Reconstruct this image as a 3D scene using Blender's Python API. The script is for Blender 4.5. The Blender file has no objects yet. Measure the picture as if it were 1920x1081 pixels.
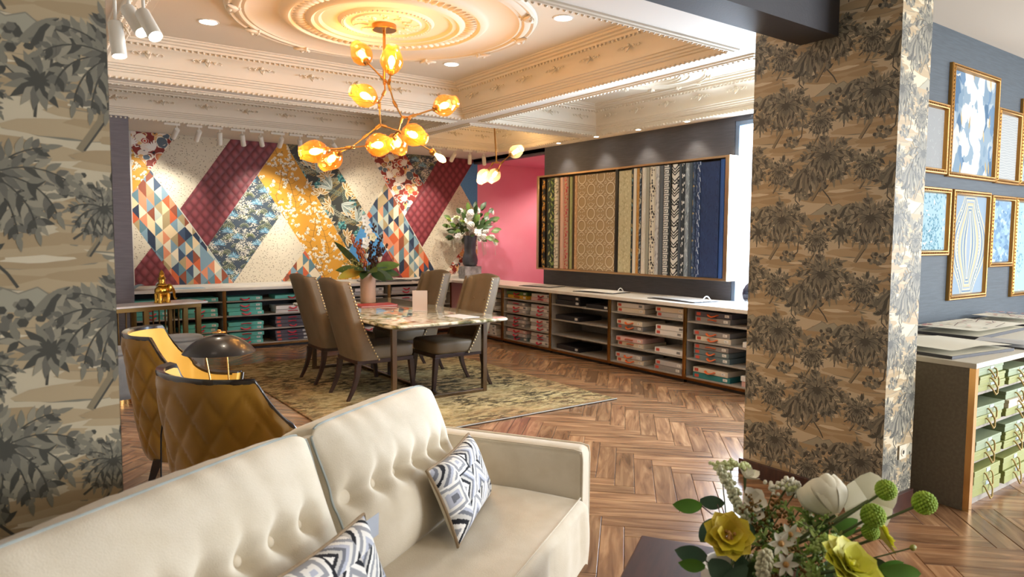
import bpy, math, random
from mathutils import Vector, Matrix
R = random.Random(7)
PI = math.pi
sc = bpy.context.scene
COL = sc.collection

# ------------------------------------------------------------------ camera
cam_d = bpy.data.cameras.new('camera'); cam = bpy.data.objects.new('camera', cam_d); COL.objects.link(cam)
cam_d.sensor_width = 36.0; cam_d.lens = 1300.0 / 1920.0 * 36.0; cam_d.clip_start = 0.05; cam_d.clip_end = 200
PIT, YAW, ROL = 0.0731, 0.6228, 0.0056
_f = Vector((math.sin(YAW) * math.cos(PIT), math.cos(YAW) * math.cos(PIT), -math.sin(PIT)))
_r = Vector((math.cos(YAW), -math.sin(YAW), 0)); _u = _r.cross(_f)
_r2 = math.cos(ROL) * _r + math.sin(ROL) * _u; _u2 = _r2.cross(_f)
cam.matrix_world = Matrix(((_r2.x, _u2.x, -_f.x, 0), (_r2.y, _u2.y, -_f.y, 0), (_r2.z, _u2.z, -_f.z, 1.5), (0, 0, 0, 1)))
sc.camera = cam
cam_d.dof.use_dof = True; cam_d.dof.focus_distance = 4.2; cam_d.dof.aperture_fstop = 4.0
EYE = Vector((0, 0, 1.5))
def proj(p):
    q = Vector(p) - EYE; d = q.dot(_f)
    return (960 + 1300 * q.dot(_r2) / d, 540.5 - 1300 * q.dot(_u2) / d, d) if d > .05 else (-9e3, -9e3, d)

# ------------------------------------------------------------------ world, daylight, exposure
wd = bpy.data.worlds.new('sky'); sc.world = wd; wd.use_nodes = True
bg = wd.node_tree.nodes['Background']; bg.inputs[0].default_value = (.86, .93, 1, 1); bg.inputs[1].default_value = 3.0
vs = sc.view_settings; vs.view_transform = 'Standard'; vs.look = 'None'; vs.gamma = 1; vs.use_curve_mapping = False
vs.exposure = 0.46
sc.cycles.max_bounces = 8; sc.cycles.diffuse_bounces = 3; sc.cycles.glossy_bounces = 3
def area(name, loc, rot, sx, sy, w, col):
    d = bpy.data.lights.new(name, 'AREA'); d.shape = 'RECTANGLE'; d.size = sx; d.size_y = sy; d.energy = w; d.color = col
    o = bpy.data.objects.new(name, d); COL.objects.link(o); o.location = loc; o.rotation_euler = rot; return o
area('daylight_side_window', (6.46, 3.72, 1.5), (0, PI / 2, 0), 2.5, 1.9, 400, (.80, .90, 1))
area('daylight_shop_front', (7.2, -4.2, 1.6), (PI / 2, 0, 0), 4.0, 2.6, 470, (.93, .96, 1))
area('daylight_shop_end', (9.7, -.9, 1.7), (0, PI / 2, 0), 2.6, 4.2, 60, (.80, .90, 1))

# ------------------------------------------------------------------ helpers
def lin(c):
    if isinstance(c, str): c = tuple(int(c[i:i + 2], 16) for i in (1, 3, 5))
    return tuple(((v / 255) / 12.92 if v <= 10 else ((v / 255 + .055) / 1.055) ** 2.4) for v in c)
MATS = {}
def P(name, col=(128, 128, 128), rough=.6, metal=0, var=None, bump=None, coat=0, sheen=0, emit=0, spec=.5, stretch=(1, 1, 1), alpha=None):
    if name in MATS: return MATS[name]
    m = bpy.data.materials.new(name); m.use_nodes = True; MATS[name] = m
    nt = m.node_tree; b = nt.nodes['Principled BSDF']; c = lin(col) + (1,)
    b.inputs['Base Color'].default_value = c; b.inputs['Roughness'].default_value = rough; b.inputs['Metallic'].default_value = metal
    b.inputs['Specular IOR Level'].default_value = spec
    if coat: b.inputs['Coat Weight'].default_value = coat; b.inputs['Coat Roughness'].default_value = .08
    if sheen: b.inputs['Sheen Weight'].default_value = sheen; b.inputs['Sheen Roughness'].default_value = .4
    if emit: b.inputs['Emission Color'].default_value = c; b.inputs['Emission Strength'].default_value = emit
    if var or bump:
        tc = nt.nodes.new('ShaderNodeTexCoord'); mp = nt.nodes.new('ShaderNodeMapping'); mp.inputs['Scale'].default_value = stretch
        nt.links.new(tc.outputs['Object'], mp.inputs[0])
    if var:
        n = nt.nodes.new('ShaderNodeTexNoise'); n.inputs['Scale'].default_value = var[1]; n.inputs['Detail'].default_value = 5
        nt.links.new(mp.outputs[0], n.inputs['Vector'])
        r = nt.nodes.new('ShaderNodeValToRGB'); r.color_ramp.elements[0].color = c; r.color_ramp.elements[1].color = lin(var[0]) + (1,)
        r.color_ramp.elements[0].position = .38; r.color_ramp.elements[1].position = .66
        nt.links.new(n.outputs[0], r.inputs[0]); nt.links.new(r.outputs[0], b.inputs['Base Color'])
    if bump:
        n = nt.nodes.new('ShaderNodeTexNoise'); n.inputs['Scale'].default_value = bump[0]; n.inputs['Detail'].default_value = 3
        nt.links.new(mp.outputs[0], n.inputs['Vector'])
        k = nt.nodes.new('ShaderNodeBump'); k.inputs['Strength'].default_value = bump[1]; k.inputs['Distance'].default_value = .004
        nt.links.new(n.outputs[0], k.inputs['Height']); nt.links.new(k.outputs[0], b.inputs['Normal'])
    return m
def printm(name='printed_ink', rough=.55, spec=.4):
    if name in MATS: return MATS[name]
    m = P(name, (200, 200, 200), rough, spec=spec); nt = m.node_tree
    a = nt.nodes.new('ShaderNodeAttribute'); a.attribute_name = 'Col'
    nt.links.new(a.outputs['Color'], nt.nodes['Principled BSDF'].inputs['Base Color']); return m
def glass(name, tint, fac=0, rough=.03, deep=None):
    if name in MATS: return MATS[name]
    m = bpy.data.materials.new(name); m.use_nodes = True; MATS[name] = m; nt = m.node_tree; nt.nodes.clear()
    o = nt.nodes.new('ShaderNodeOutputMaterial'); mx = nt.nodes.new('ShaderNodeMixShader'); t = nt.nodes.new('ShaderNodeBsdfTransparent'); g = nt.nodes.new('ShaderNodeBsdfGlossy')
    fr = nt.nodes.new('ShaderNodeLayerWeight'); fr.inputs[0].default_value = .25; mr = nt.nodes.new('ShaderNodeMapRange'); mr.inputs[3].default_value = .03; mr.inputs[4].default_value = .55
    t.inputs[0].default_value = lin(tint) + (1,); g.inputs['Roughness'].default_value = rough; src = t.outputs[0]
    if fac:
        tl = nt.nodes.new('ShaderNodeBsdfTranslucent'); tl.inputs[0].default_value = lin(deep or tint) + (1,); m2 = nt.nodes.new('ShaderNodeMixShader'); m2.inputs[0].default_value = fac
        nt.links.new(t.outputs[0], m2.inputs[1]); nt.links.new(tl.outputs[0], m2.inputs[2]); src = m2.outputs[0]
    nt.links.new(fr.outputs['Facing'], mr.inputs[0]); nt.links.new(mr.outputs[0], mx.inputs[0]); nt.links.new(src, mx.inputs[1]); nt.links.new(g.outputs[0], mx.inputs[2]); nt.links.new(mx.outputs[0], o.inputs[0]); return m

class MB:
    def __init__(s): s.v = []; s.f = []; s.c = []
    def add(s, vs, fs, col=None):
        n = len(s.v); s.v += [tuple(p) for p in vs]; s.f += [tuple(i + n for i in q) for q in fs]; s.c += [col] * len(fs); return s
    def box(s, x0, x1, y0, y1, z0, z1, M=None, col=None):
        vs = [Vector((x, y, z)) for z in (z0, z1) for y in (y0, y1) for x in (x0, x1)]
        if M: vs = [M @ p for p in vs]
        return s.add(vs, [(0, 2, 3, 1), (4, 5, 7, 6), (0, 1, 5, 4), (2, 6, 7, 3), (0, 4, 6, 2), (1, 3, 7, 5)], col)
    def taper(s, c0, s0, c1, s1):
        vs = [(c[0] + a * w[0] / 2, c[1] + b * w[1] / 2, c[2]) for c, w in ((c0, s0), (c1, s1)) for a, b in ((-1, -1), (1, -1), (1, 1), (-1, 1))]
        return s.add(vs, [(3, 2, 1, 0), (4, 5, 6, 7)] + [(i, (i + 1) % 4, 4 + (i + 1) % 4, 4 + i) for i in range(4)])
    def loft(s, loops, close=True, cap=True, col=None):
        n = len(loops[0]); vs = [p for l in loops for p in l]; fs = []
        for k in range(len(loops) - 1):
            for i in range(n if close else n - 1):
                j = (i + 1) % n; fs.append((k * n + i, k * n + j, (k + 1) * n + j, (k + 1) * n + i))
        if cap and close: fs.append(tuple(range(n - 1, -1, -1))); fs.append(tuple((len(loops) - 1) * n + i for i in range(n)))
        return s.add(vs, fs, col)
    def tube(s, pts, r, n=8, closed=False, col=None, flat=1):
        pts = [Vector(p) for p in pts]; L = []; m = len(pts); up = Vector((0, 0, 1)); prev = None
        for i, p in enumerate(pts):
            a = pts[i - 1] if (i or closed) else p; b = pts[(i + 1) % m] if (i < m - 1 or closed) else p
            t = (b - a); t = t.normalized() if t.length > 1e-9 else Vector((0, 0, 1))
            if prev is None:
                x = t.cross(up if abs(t.z) < .9 else Vector((1, 0, 0))).normalized()
            else:
                x = (prev - t * prev.dot(t)); x = x.normalized() if x.length > 1e-6 else t.orthogonal().normalized()
            prev = x; y = t.cross(x); rr = r[i] if isinstance(r, (list, tuple)) else r
            L.append([p + x * (math.cos(2 * PI * k / n) * rr) + y * (math.sin(2 * PI * k / n) * rr * flat) for k in range(n)])
        if closed: L.append(L[0]); return s.loft(L, True, False, col)
        return s.loft(L, True, True, col)
    def lathe(s, prof, n=24, M=None, a0=0, col=None):
        M = M or Matrix.Identity(4); L = [[M @ Vector((r * math.cos(a0 + 2 * PI * k / n), r * math.sin(a0 + 2 * PI * k / n), z)) for k in range(n)] for r, z in prof]
        return s.loft(L, True, prof[0][0] > 1e-4 or prof[-1][0] > 1e-4, col)
    def grid(s, fn, nu, nv, cu=False, col=None):
        vs = [fn(i / nu, j / nv) for j in range(nv + 1) for i in range(nu + (0 if cu else 1))]; w = nu + (0 if cu else 1); fs = []
        for j in range(nv):
            for i in range(nu):
                k = (i + 1) % w; fs.append((j * w + i, j * w + k, (j + 1) * w + k, (j + 1) * w + i))
        return s.add(vs, fs, col)
    def ball(s, c, r, n=8, m=6, sc=(1, 1, 1), M=None, col=None):
        c = Vector(c); L = []
        for j in range(m + 1):
            a = -PI / 2 + PI * j / m; rr = max(math.cos(a), .02)
            l = [Vector((r * sc[0] * rr * math.cos(2 * PI * k / n), r * sc[1] * rr * math.sin(2 * PI * k / n), r * sc[2] * math.sin(a))) for k in range(n)]
            L.append([(M @ p if M else p) + c for p in l])
        return s.loft(L, True, True, col)
    def mesh(s, name, m, smooth=0, cols=False):
        me = bpy.data.meshes.new(name); me.from_pydata(s.v, [], s.f)
        if cols:
            at = me.attributes.new('Col', 'FLOAT_COLOR', 'CORNER'); buf = []
            for q, c in zip(s.f, s.c): buf += list((c or (.5, .5, .5)) + (1.0,)) * len(q)
            at.data.foreach_set('color', buf)
        if smooth:
            me.polygons.foreach_set('use_smooth', [True] * len(s.f))
            if smooth < 180: me.set_sharp_from_angle(angle=math.radians(smooth))
        if m: me.materials.append(m)
        me.update(); return me
    def build(s, name, m, parent=None, smooth=0, bev=0, cols=False, sub=0, loc=None, rot=None):
        o = bpy.data.objects.new(name, s.mesh(name, m, smooth, cols)); COL.objects.link(o)
        if parent: o.parent = parent
        if loc is not None: o.location = loc
        if rot is not None: o.rotation_euler = rot
        if bev:
            b = o.modifiers.new('bevel', 'BEVEL'); b.width = bev; b.segments = 2; b.limit_method = 'ANGLE'; b.angle_limit = .6
        if sub:
            b = o.modifiers.new('sub', 'SUBSURF'); b.levels = sub; b.render_levels = sub
        return o
def tag(o, label=None, cat=None, group=None, kind=None):
    if label: o['label'] = label
    if cat: o['category'] = cat
    if group: o['group'] = group
    if kind: o['kind'] = kind
    return o
def thing(name, label, cat, loc=(0, 0, 0), rz=0, group=None):
    o = bpy.data.objects.new(name, None); COL.objects.link(o); o.empty_display_size = .1
    o.location = loc; o.rotation_euler = (0, 0, rz); return tag(o, label, cat, group)
def inst(name, me, parent=None, loc=(0, 0, 0), rot=(0, 0, 0), scl=None):
    o = bpy.data.objects.new(name, me); COL.objects.link(o); o.location = loc; o.rotation_euler = rot
    if scl: o.scale = scl
    if parent: o.parent = parent
    return o
def copytree(src, parent=None):
    c = src.copy(); COL.objects.link(c)
    if parent: c.parent = parent
    for ch in src.children: copytree(ch, c)
    return c
def dup(src, loc, rz, label, group=None):
    c = copytree(src); c.location = loc; c.rotation_euler = (0, 0, rz); c['label'] = label
    if group: c['group'] = group
    return c
def point(name, loc, w, col, r=.03, parent=None):
    d = bpy.data.lights.new(name, 'POINT'); d.energy = w; d.color = col; d.shadow_soft_size = r
    o = bpy.data.objects.new(name, d); COL.objects.link(o); o.location = loc
    if parent: o.parent = parent
    return o
def spot(name, loc, tgt, w, col, ang=70, blend=.6, r=.03, parent=None):
    d = bpy.data.lights.new(name, 'SPOT'); d.energy = w; d.color = col; d.spot_size = math.radians(ang); d.spot_blend = blend; d.shadow_soft_size = r
    o = bpy.data.objects.new(name, d); COL.objects.link(o); o.location = loc
    o.rotation_euler = (Vector(tgt) - Vector(loc)).to_track_quat('-Z', 'Y').to_euler()
    if parent: o.parent = parent
    return o
def smooth01(t): t = max(0, min(1, t)); return t * t * (3 - 2 * t)
def superloop(w, d, z, n=28, e=.35, cx=0, cy=0):
    out = []
    for k in range(n):
        a = 2 * PI * k / n; c, s_ = math.cos(a), math.sin(a)
        out.append(Vector((cx + w / 2 * math.copysign(abs(c) ** e, c), cy + d / 2 * math.copysign(abs(s_) ** e, s_), z)))
    return out
def softbox(mb, w, d, z0, z1, r=.03, e=.3, cx=0, cy=0, crown=0, n=32):
    L = []
    for t in (0, .3, .7, 1): L.append(superloop(w - 2 * r * (1 - math.sin(t * PI / 2)), d - 2 * r * (1 - math.sin(t * PI / 2)), z0 + r * (1 - math.cos(t * PI / 2)), n, e, cx, cy))
    for t in (0, .3, .7, 1): L.append(superloop(w - 2 * r * (1 - math.cos(t * PI / 2)), d - 2 * r * (1 - math.cos(t * PI / 2)), z1 - r + r * math.sin(t * PI / 2), n, e, cx, cy))
    if crown:
        for t in (.75, .45, .2): L.append(superloop((w - 2 * r) * t, (d - 2 * r) * t, z1 + crown * (1 - t * t), n, e, cx, cy))
    return mb.loft(L)

# ------------------------------------------------------------------ flat printed patterns: polygons laid on a surface
def clip(poly, win):
    out = list(poly); n = len(win)
    ar = sum(win[i][0] * win[(i + 1) % n][1] - win[(i + 1) % n][0] * win[i][1] for i in range(n)); sg = 1 if ar > 0 else -1
    for i in range(n):
        ax, ay = win[i]; bx, by = win[(i + 1) % n]
        def side(p): return sg * ((bx - ax) * (p[1] - ay) - (by - ay) * (p[0] - ax))
        src, out = out, []
        if not src: return []
        for k in range(len(src)):
            p, q = src[k - 1], src[k]; sp, sq = side(p), side(q)
            if (sp < 0) != (sq < 0):
                t = sp / (sp - sq); out.append((p[0] + (q[0] - p[0]) * t, p[1] + (q[1] - p[1]) * t))
            if sq >= 0: out.append(q)
    return out
class Art:
    def __init__(s): s.p = []
    def poly(s, pts, col): s.p.append((pts, lin(col)))
    def leaf(s, x, y, a, l, w, col, bend=0):
        pts = []; ca, sa = math.cos(a), math.sin(a)
        for t, k in ((0, 0), (.2, .7), (.45, 1), (.75, .6), (1, 0), (.75, -.6), (.45, -1), (.2, -.7)):
            u = l * t; v = w / 2 * k + bend * l * t * t; pts.append((x + u * ca - v * sa, y + u * sa + v * ca))
        s.poly(pts, col)
    def disc(s, x, y, r, col, n=9, sy=1, rot=0, wob=0, rnd=None):
        s.poly([(x + (r * (1 + (wob * (rnd.random() - .5) if wob else 0))) * math.cos(2 * PI * k / n + rot), y + sy * r * (1 + (wob * (rnd.random() - .5) if wob else 0)) * math.sin(2 * PI * k / n + rot)) for k in range(n)], col)
    def line(s, pts, w, col):
        for i in range(len(pts) - 1):
            (x0, y0), (x1, y1) = pts[i], pts[i + 1]; d = math.hypot(x1 - x0, y1 - y0) or 1e-6; nx, ny = -(y1 - y0) / d * w / 2, (x1 - x0) / d * w / 2
            s.poly([(x0 + nx, y0 + ny), (x0 - nx, y0 - ny), (x1 - nx, y1 - ny), (x1 + nx, y1 + ny)], col)
    def ring(s, x, y, r, w, col, a0=0, a1=2 * PI, n=16):
        s.line([(x + r * math.cos(a0 + (a1 - a0) * k / n), y + r * math.sin(a0 + (a1 - a0) * k / n)) for k in range(n + 1)], w, col)
    def tiled(s, win, tw, th, ox=0, oy=0, drop=0):
        xs = [p[0] for p in win]; ys = [p[1] for p in win]; out = []
        for i in range(int((min(xs) - ox) / tw) - 2, int((max(xs) - ox) / tw) + 2):
            for j in range(int((min(ys) - oy) / th) - 3, int((max(ys) - oy) / th) + 3):
                dx, dy = ox + i * tw, oy + j * th
                if i * tw + ox > max(xs) or (i + 1) * tw + ox < min(xs) or j * th + oy > max(ys) or (j + 1) * th + oy < min(ys): continue
                for pts, c, k in s.w:
                    q = clip([(x + dx, y + dy) for x, y in pts], win)
                    if len(q) > 2: out.append((q, c, k))
        return out
    def wrap(s, tw, th):
        out = []; rect = [(0, 0), (tw, 0), (tw, th), (0, th)]
        for pts, c in s.p:
            x0, x1, y0, y1 = min(p[0] for p in pts), max(p[0] for p in pts), min(p[1] for p in pts), max(p[1] for p in pts)
            for dx in range(math.ceil(-x1 / tw), math.floor(1 - x0 / tw) + 1):
                for dy in range(math.ceil(-y1 / th), math.floor(1 - y0 / th) + 1):
                    q = clip([(x + dx * tw, y + dy * th) for x, y in pts], rect)
                    if len(q) > 2: out.append((q, c, len(out)))
        # flatten the paint order: a polygon only rises above the ones it covers
        bb = [(min(p[0] for p in q), max(p[0] for p in q), min(p[1] for p in q), max(p[1] for p in q)) for q, c, k in out]; lev = []; cell = {}
        for i, b in enumerate(bb):
            cs = [(a, e) for a in range(int(b[0] / .04), int(b[1] / .04) + 1) for e in range(int(b[2] / .04), int(b[3] / .04) + 1)]; l = 0
            for c_ in cs:
                for j in cell.get(c_, ()):
                    d = bb[j]
                    if lev[j] >= l and b[0] < d[1] and d[0] < b[1] and b[2] < d[3] and d[2] < b[3]: l = lev[j] + 1
            lev.append(l)
            for c_ in cs: cell.setdefault(c_, []).append(i)
        s.w = [(q, c, lev[i]) for i, (q, c, k) in enumerate(out)]; return s
    
def onplane(mb, polys, o, u, v, nrm, h0=.0004, dh=8e-6):
    o, u, v, nrm = Vector(o), Vector(u), Vector(v), Vector(nrm); flip = u.cross(v).dot(nrm) < 0
    for pts, c, k in polys:
        a = sum(pts[i][0] * pts[(i + 1) % len(pts)][1] - pts[(i + 1) % len(pts)][0] * pts[i][1] for i in range(len(pts)))
        if (a < 0) != flip: pts = pts[::-1]
        mb.add([o + u * x + v * y + nrm * (h0 + dh * k) for x, y in pts], [tuple(range(len(pts)))], c)
    return mb
# ------------------------------------------------------------------ floor: herringbone planks
def wood(name, attr):
    m = bpy.data.materials.new(name); m.use_nodes = True; nt = m.node_tree; N = nt.nodes.new; K = nt.links.new; b = nt.nodes['Principled BSDF']
    if attr:
        r = N('ShaderNodeAttribute'); r.attribute_name = 'rnd'; rnd = r.outputs['Fac']; t = N('ShaderNodeAttribute'); t.attribute_name = 'pl'; vec = t.outputs['Vector']
    else:
        r = N('ShaderNodeObjectInfo'); rnd = r.outputs['Random']; t = N('ShaderNodeTexCoord'); vec = t.outputs['Object']
    mul = N('ShaderNodeMath'); mul.operation = 'MULTIPLY'; mul.inputs[1].default_value = 37; K(rnd, mul.inputs[0])
    add = N('ShaderNodeVectorMath'); add.operation = 'ADD'; cx = N('ShaderNodeCombineXYZ')
    for i in range(3): K(mul.outputs[0], cx.inputs[i])
    K(vec, add.inputs[0]); K(cx.outputs[0], add.inputs[1])
    mp = N('ShaderNodeMapping'); mp.inputs['Scale'].default_value = (1.3, 11, 1); K(add.outputs[0], mp.inputs[0])
    n1 = N('ShaderNodeTexNoise'); n1.inputs['Scale'].default_value = 1.6; n1.inputs['Detail'].default_value = 6; n1.inputs['Distortion'].default_value = .9; K(mp.outputs[0], n1.inputs[0])
    cr = N('ShaderNodeValToRGB'); E = cr.color_ramp.elements
    E[0].position = .28; E[0].color = lin('#664630') + (1,); E[1].position = .74; E[1].color = lin('#b8916a') + (1,)
    e = E.new(.5); e.color = lin('#8f6a4b') + (1,)
    K(n1.outputs[0], cr.inputs[0])
    hs = N('ShaderNodeHueSaturation'); mr = N('ShaderNodeMapRange'); mr.inputs[3].default_value = .72; mr.inputs[4].default_value = 1.25; K(rnd, mr.inputs[0]); K(mr.outputs[0], hs.inputs['Value'])
    m2 = N('ShaderNodeMapRange'); m2.inputs[3].default_value = 1.05; m2.inputs[4].default_value = .85; K(mul.outputs[0], m2.inputs[0]); K(cr.outputs[0], hs.inputs['Color'])
    K(hs.outputs[0], b.inputs['Base Color']); b.inputs['Roughness'].default_value = .24; b.inputs['Specular IOR Level'].default_value = .7
    n2 = N('ShaderNodeTexNoise'); n2.inputs['Scale'].default_value = 9; K(mp.outputs[0], n2.inputs[0])
    bp = N('ShaderNodeBump'); bp.inputs['Strength'].default_value = .12; bp.inputs['Distance'].default_value = .002; K(n2.outputs[0], bp.inputs['Height']); K(bp.outputs[0], b.inputs['Normal'])
    return m
sub = P('dark_joint', (52, 40, 32), .8)
floor = MB().box(-3, 9.5, -4, 9.95, -.12, -.008).build('floor', sub); tag(floor, 'walnut brown herringbone plank floor', kind='structure')
PL, PW = .66, .12
def plank_mesh(mb, l, w, M):
    g = .0012; c = .0022; x, y = l / 2 - g, w / 2 - g
    vs = [(-x, -y, -.008), (x, -y, -.008), (x, y, -.008), (-x, y, -.008), (-x, -y, -c), (x, -y, -c), (x, y, -c), (-x, y, -c), (-x + c, -y + c, 0), (x - c, -y + c, 0), (x - c, y - c, 0), (-x + c, y - c, 0)]
    fs = [(i, (i + 1) % 4, 4 + (i + 1) % 4, 4 + i) for i in range(4)] + [(4 + i, 4 + (i + 1) % 4, 8 + (i + 1) % 4, 8 + i) for i in range(4)] + [(8, 9, 10, 11)]
    return mb.add([M @ Vector(p) for p in vs], fs)
planks = []; ca = math.cos(PI / 4)
for j in range(-28, 29):
    for i in range(-160, 161):
        for kind in (0, 1):
            if kind == 0: a, b_ = i * PW + PL / 2 + j * PL, i * PW + PW / 2 - j * PL
            else: a, b_ = i * PW + PL + PW / 2 + j * PL, i * PW + PW - PL / 2 - j * PL
            x, y = (a - b_) * ca + 2.07, (a + b_) * ca + 1.03
            if -2.6 < x < 9.2 and -2.2 < y < 9.7 and not (y > 2.7 and (x > 6.2 or x < -.8)): planks.append((x, y, PI / 4 + (PI / 2 if kind else 0)))
def seen_score(x, y):
    px, py, d = proj((x, y, 0))
    if d < .4 or not (-40 < px < 1960 and 0 < py < 1130): return 0
    if px < 225 or (1400 < px < 1705 and d > 3.6): return 0
    if 1.95 < x < 4.45 and 4.7 < y < 8.3: return 0
    if px < 1085 and py > 1075 - .45 * px and py > 812 - max(0, 850 - px) * -.0: return 0
    if 1330 < px < 1690 and py > 955: return 0
    if x > 5.62 or y > 9.45: return 0
    return 1 / d ** 2
planks.sort(key=lambda p: -seen_score(p[0], p[1]))
wm = wood('walnut_plank', False); wm2 = wood('walnut_plank_field', True)
pm = plank_mesh(MB(), PL, PW, Matrix.Identity(4)).mesh('plank', wm)
for x, y, a in planks[:300]: inst('plank', pm, floor, (x, y, 0), (0, 0, a))
mb = MB(); rn, pl = [], []
for x, y, a in planks[300:]:
    plank_mesh(mb, PL, PW, Matrix.Translation((x, y, 0)) @ Matrix.Rotation(a, 4, 'Z')); r_ = R.random(); rn += [r_] * 12
    t_ = MB(); plank_mesh(t_, PL, PW, Matrix.Identity(4)); pl += [q for p in t_.v for q in p]
o = mb.build('plank_field', wm2, floor); tag(o, kind='stuff')
at = o.data.attributes.new('rnd', 'FLOAT', 'POINT'); at.data.foreach_set('value', rn)
at = o.data.attributes.new('pl', 'FLOAT_VECTOR', 'POINT'); at.data.foreach_set('vector', pl)

# ------------------------------------------------------------------ toile wallpaper with palms
TO = Art(); tr = random.Random(3)
INK = ['#6e6b60', '#848070', '#4c4b43', '#9c9581']; TAN = '#ad9774'; TAN2 = '#b8a482'; LITE = '#d8ccb0'
TW, TH = .53, .67
def frond(A, x, y, a, l, droop, n, lw, cols):
    px, py = x, y; ang = a; sp = [(x, y, a)]
    for k in range(n): ang += droop / n; px, py = px + l / n * math.cos(ang), py + l / n * math.sin(ang); sp.append((px, py, ang))
    for k, (px, py, g_) in enumerate(sp):
        f = math.sin(PI * min(1, (k + 1.2) / (n + 1.6))) ** .7
        for sg in (-1, 1):
            dk_ = (sg * droop > 0); A.leaf(px, py, g_ + sg * (.62 + .18 * tr.random()), lw * f * (1.15 if dk_ else .85), lw * .30, cols[2] if (dk_ and k % 3 == 0) else cols[(k + dk_) % 2] if k % 4 else cols[3])
    A.leaf(px, py, ang, lw * .8, lw * .25, cols[1]); A.line([(q_[0], q_[1]) for q_ in sp], .0035, cols[2])
def palm(A, x, y, s, cols=INK):
    A.line([(x, y), (x - .01 * s, y - .08 * s), (x - .03 * s, y - .17 * s), (x - .08 * s, y - .25 * s)], .018 * s, '#8f8268'); A.line([(x + .01 * s, y), (x, y - .08 * s), (x - .02 * s, y - .17 * s), (x - .07 * s, y - .25 * s)], .005, INK[2])
    for a, l, d in ((1.55, .10, .3), (1.1, .13, -.9), (2.1, .13, .9), (-1.55, .14, -.2), (-.95, .15, -.5), (-2.2, .15, .5), (-.4, .16, -1.0), (-2.75, .16, 1.0), (.2, .17, -1.4), (2.95, .17, 1.4), (.65, .16, -1.2), (2.5, .16, 1.2)):
        frond(A, x, y, a, l * s, d, 7, .056 * s, cols)
    for k in range(7): A.leaf(x, y, k * .9, .03 * s, .012 * s, INK[2])
def branch(A, x, y, a, l, depth, w):
    x1, y1 = x + l * math.cos(a), y + l * math.sin(a); xm, ym = (x + x1) / 2 + tr.uniform(-.2, .2) * l, (y + y1) / 2 + tr.uniform(-.2, .2) * l
    A.line([(x, y), (xm, ym), (x1, y1)], w, INK[2])
    if depth:
        for da in (-.7, .6): branch(A, x1, y1, a + da + tr.uniform(-.2, .2), l * .72, depth - 1, w * .7)
    for k in range(6): A.leaf(x1, y1, a + tr.uniform(-1.8, 1.8), .035 + .02 * tr.random(), .018, tr.choice(INK))
def bush(A, x, y, n, r):
    for k in range(n):
        q = tr.random() * 2 * PI; d = r * math.sqrt(tr.random()); A.disc(x + d * math.cos(q), y + .6 * d * math.sin(q), .007 + .006 * tr.random(), tr.choice(INK), 6)
for x, y, w in ((.08, .08, .17), (.33, .17, .16), (.44, .36, .15), (.16, .46, .18), (.02, .27, .14), (.38, .60, .15), (.20, .62, .12)):
    for k in range(6):
        a_ = (x + tr.uniform(-.07, .07), y + .022 * k - .055); ww = w * (.7 + .4 * tr.random()); TO.disc(a_[0], a_[1], ww * 1.03, INK[1], 18, .15, 0, .25, tr) if k % 3 == 0 else None; TO.disc(a_[0], a_[1] + .001, ww, TAN if k % 2 else TAN2, 18, .15, 0, .25, tr)
    TO.disc(x + .03, y + .01, w * .5, LITE, 14, .12, 0, .4, tr)
TO.poly([(.30, .24), (.36, .275), (.40, .30), (.43, .285), (.47, .30), (.53, .25), (.60, .24)], '#a5a08c'); TO.line([(.30, .24), (.36, .275), (.40, .30), (.43, .285), (.47, .30), (.53, .25), (.60, .24)], .003, INK[1])
branch(TO, .43, .30, 2.2, .1, 3, .007); branch(TO, .20, .0, 1.2, .09, 3, .007); branch(TO, .02, .42, .6, .08, 2, .006); branch(TO, .33, .46, .9, .07, 2, .006); branch(TO, .48, .05, 1.7, .08, 2, .006); branch(TO, .23, .30, 1.9, .08, 2, .006)
for x, y in ((.16, .0), (.44, .24), (.26, .36), (.02, .56)): bush(TO, x, y, 30, .05)
for k in range(11): TO.leaf(.245 + .006 * k, .50, -PI / 2 + (k - 5) * .15, .12 + .04 * tr.random(), .032, INK[k % 4]); TO.leaf(.245 + .006 * k, .50, -PI / 2 + (k - 5) * .15, .10, .004, INK[2])
for k in range(9): TO.leaf(.005 + .004 * k, .30, -PI / 2 + (k - 4) * .22, .11, .028, INK[(k + 1) % 4])
for k in range(17): TO.leaf(.49, .14, .1 + k * .37, .075, .024, INK[k % 4]); 
for k in range(9): TO.leaf(.49, .14, .3 + k * .7, .03, .012, INK[2])
palm(TO, .12, .22, .98); palm(TO, .385, .575, 1.02); palm(TO, .345, .10, .5); palm(TO, .09, .50, .5); TO.wrap(TW, TH)
wallp = P('toile_ground', '#cdc0a3', .5, spec=.5)
ink = printm('toile_ink', .5, .5)
def toile(parent, w, h, o, u, n, ox=0, oy=0):
    polys = TO.tiled([(0, 0), (w, 0), (w, h), (0, h)], TW, TH, ox, oy, 0)
    m = MB(); onplane(m, polys, o, u, (0, 0, 1), n); return m.build('wallpaper_print', ink, parent, cols=True)
pr_ = MB().box(3.75, 4.08, 1.8, 2.67, 0, 3.1).build('pillar', wallp); tag(pr_, 'tan palm-toile papered pillar right of the sofa', kind='structure')
toile(pr_, .87, 3.1, (3.75, 2.67, 0), (0, -1, 0), (-1, 0, 0), .10, .06)
toile(pr_, .33, 3.1, (3.75, 1.8, 0), (1, 0, 0), (0, -1, 0), .44, .06)
bbm = P('baseboard_walnut', '#3b211a', .35, var=('#4d2d22', 9), stretch=(1, 6, 1), coat=.3)
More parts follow.
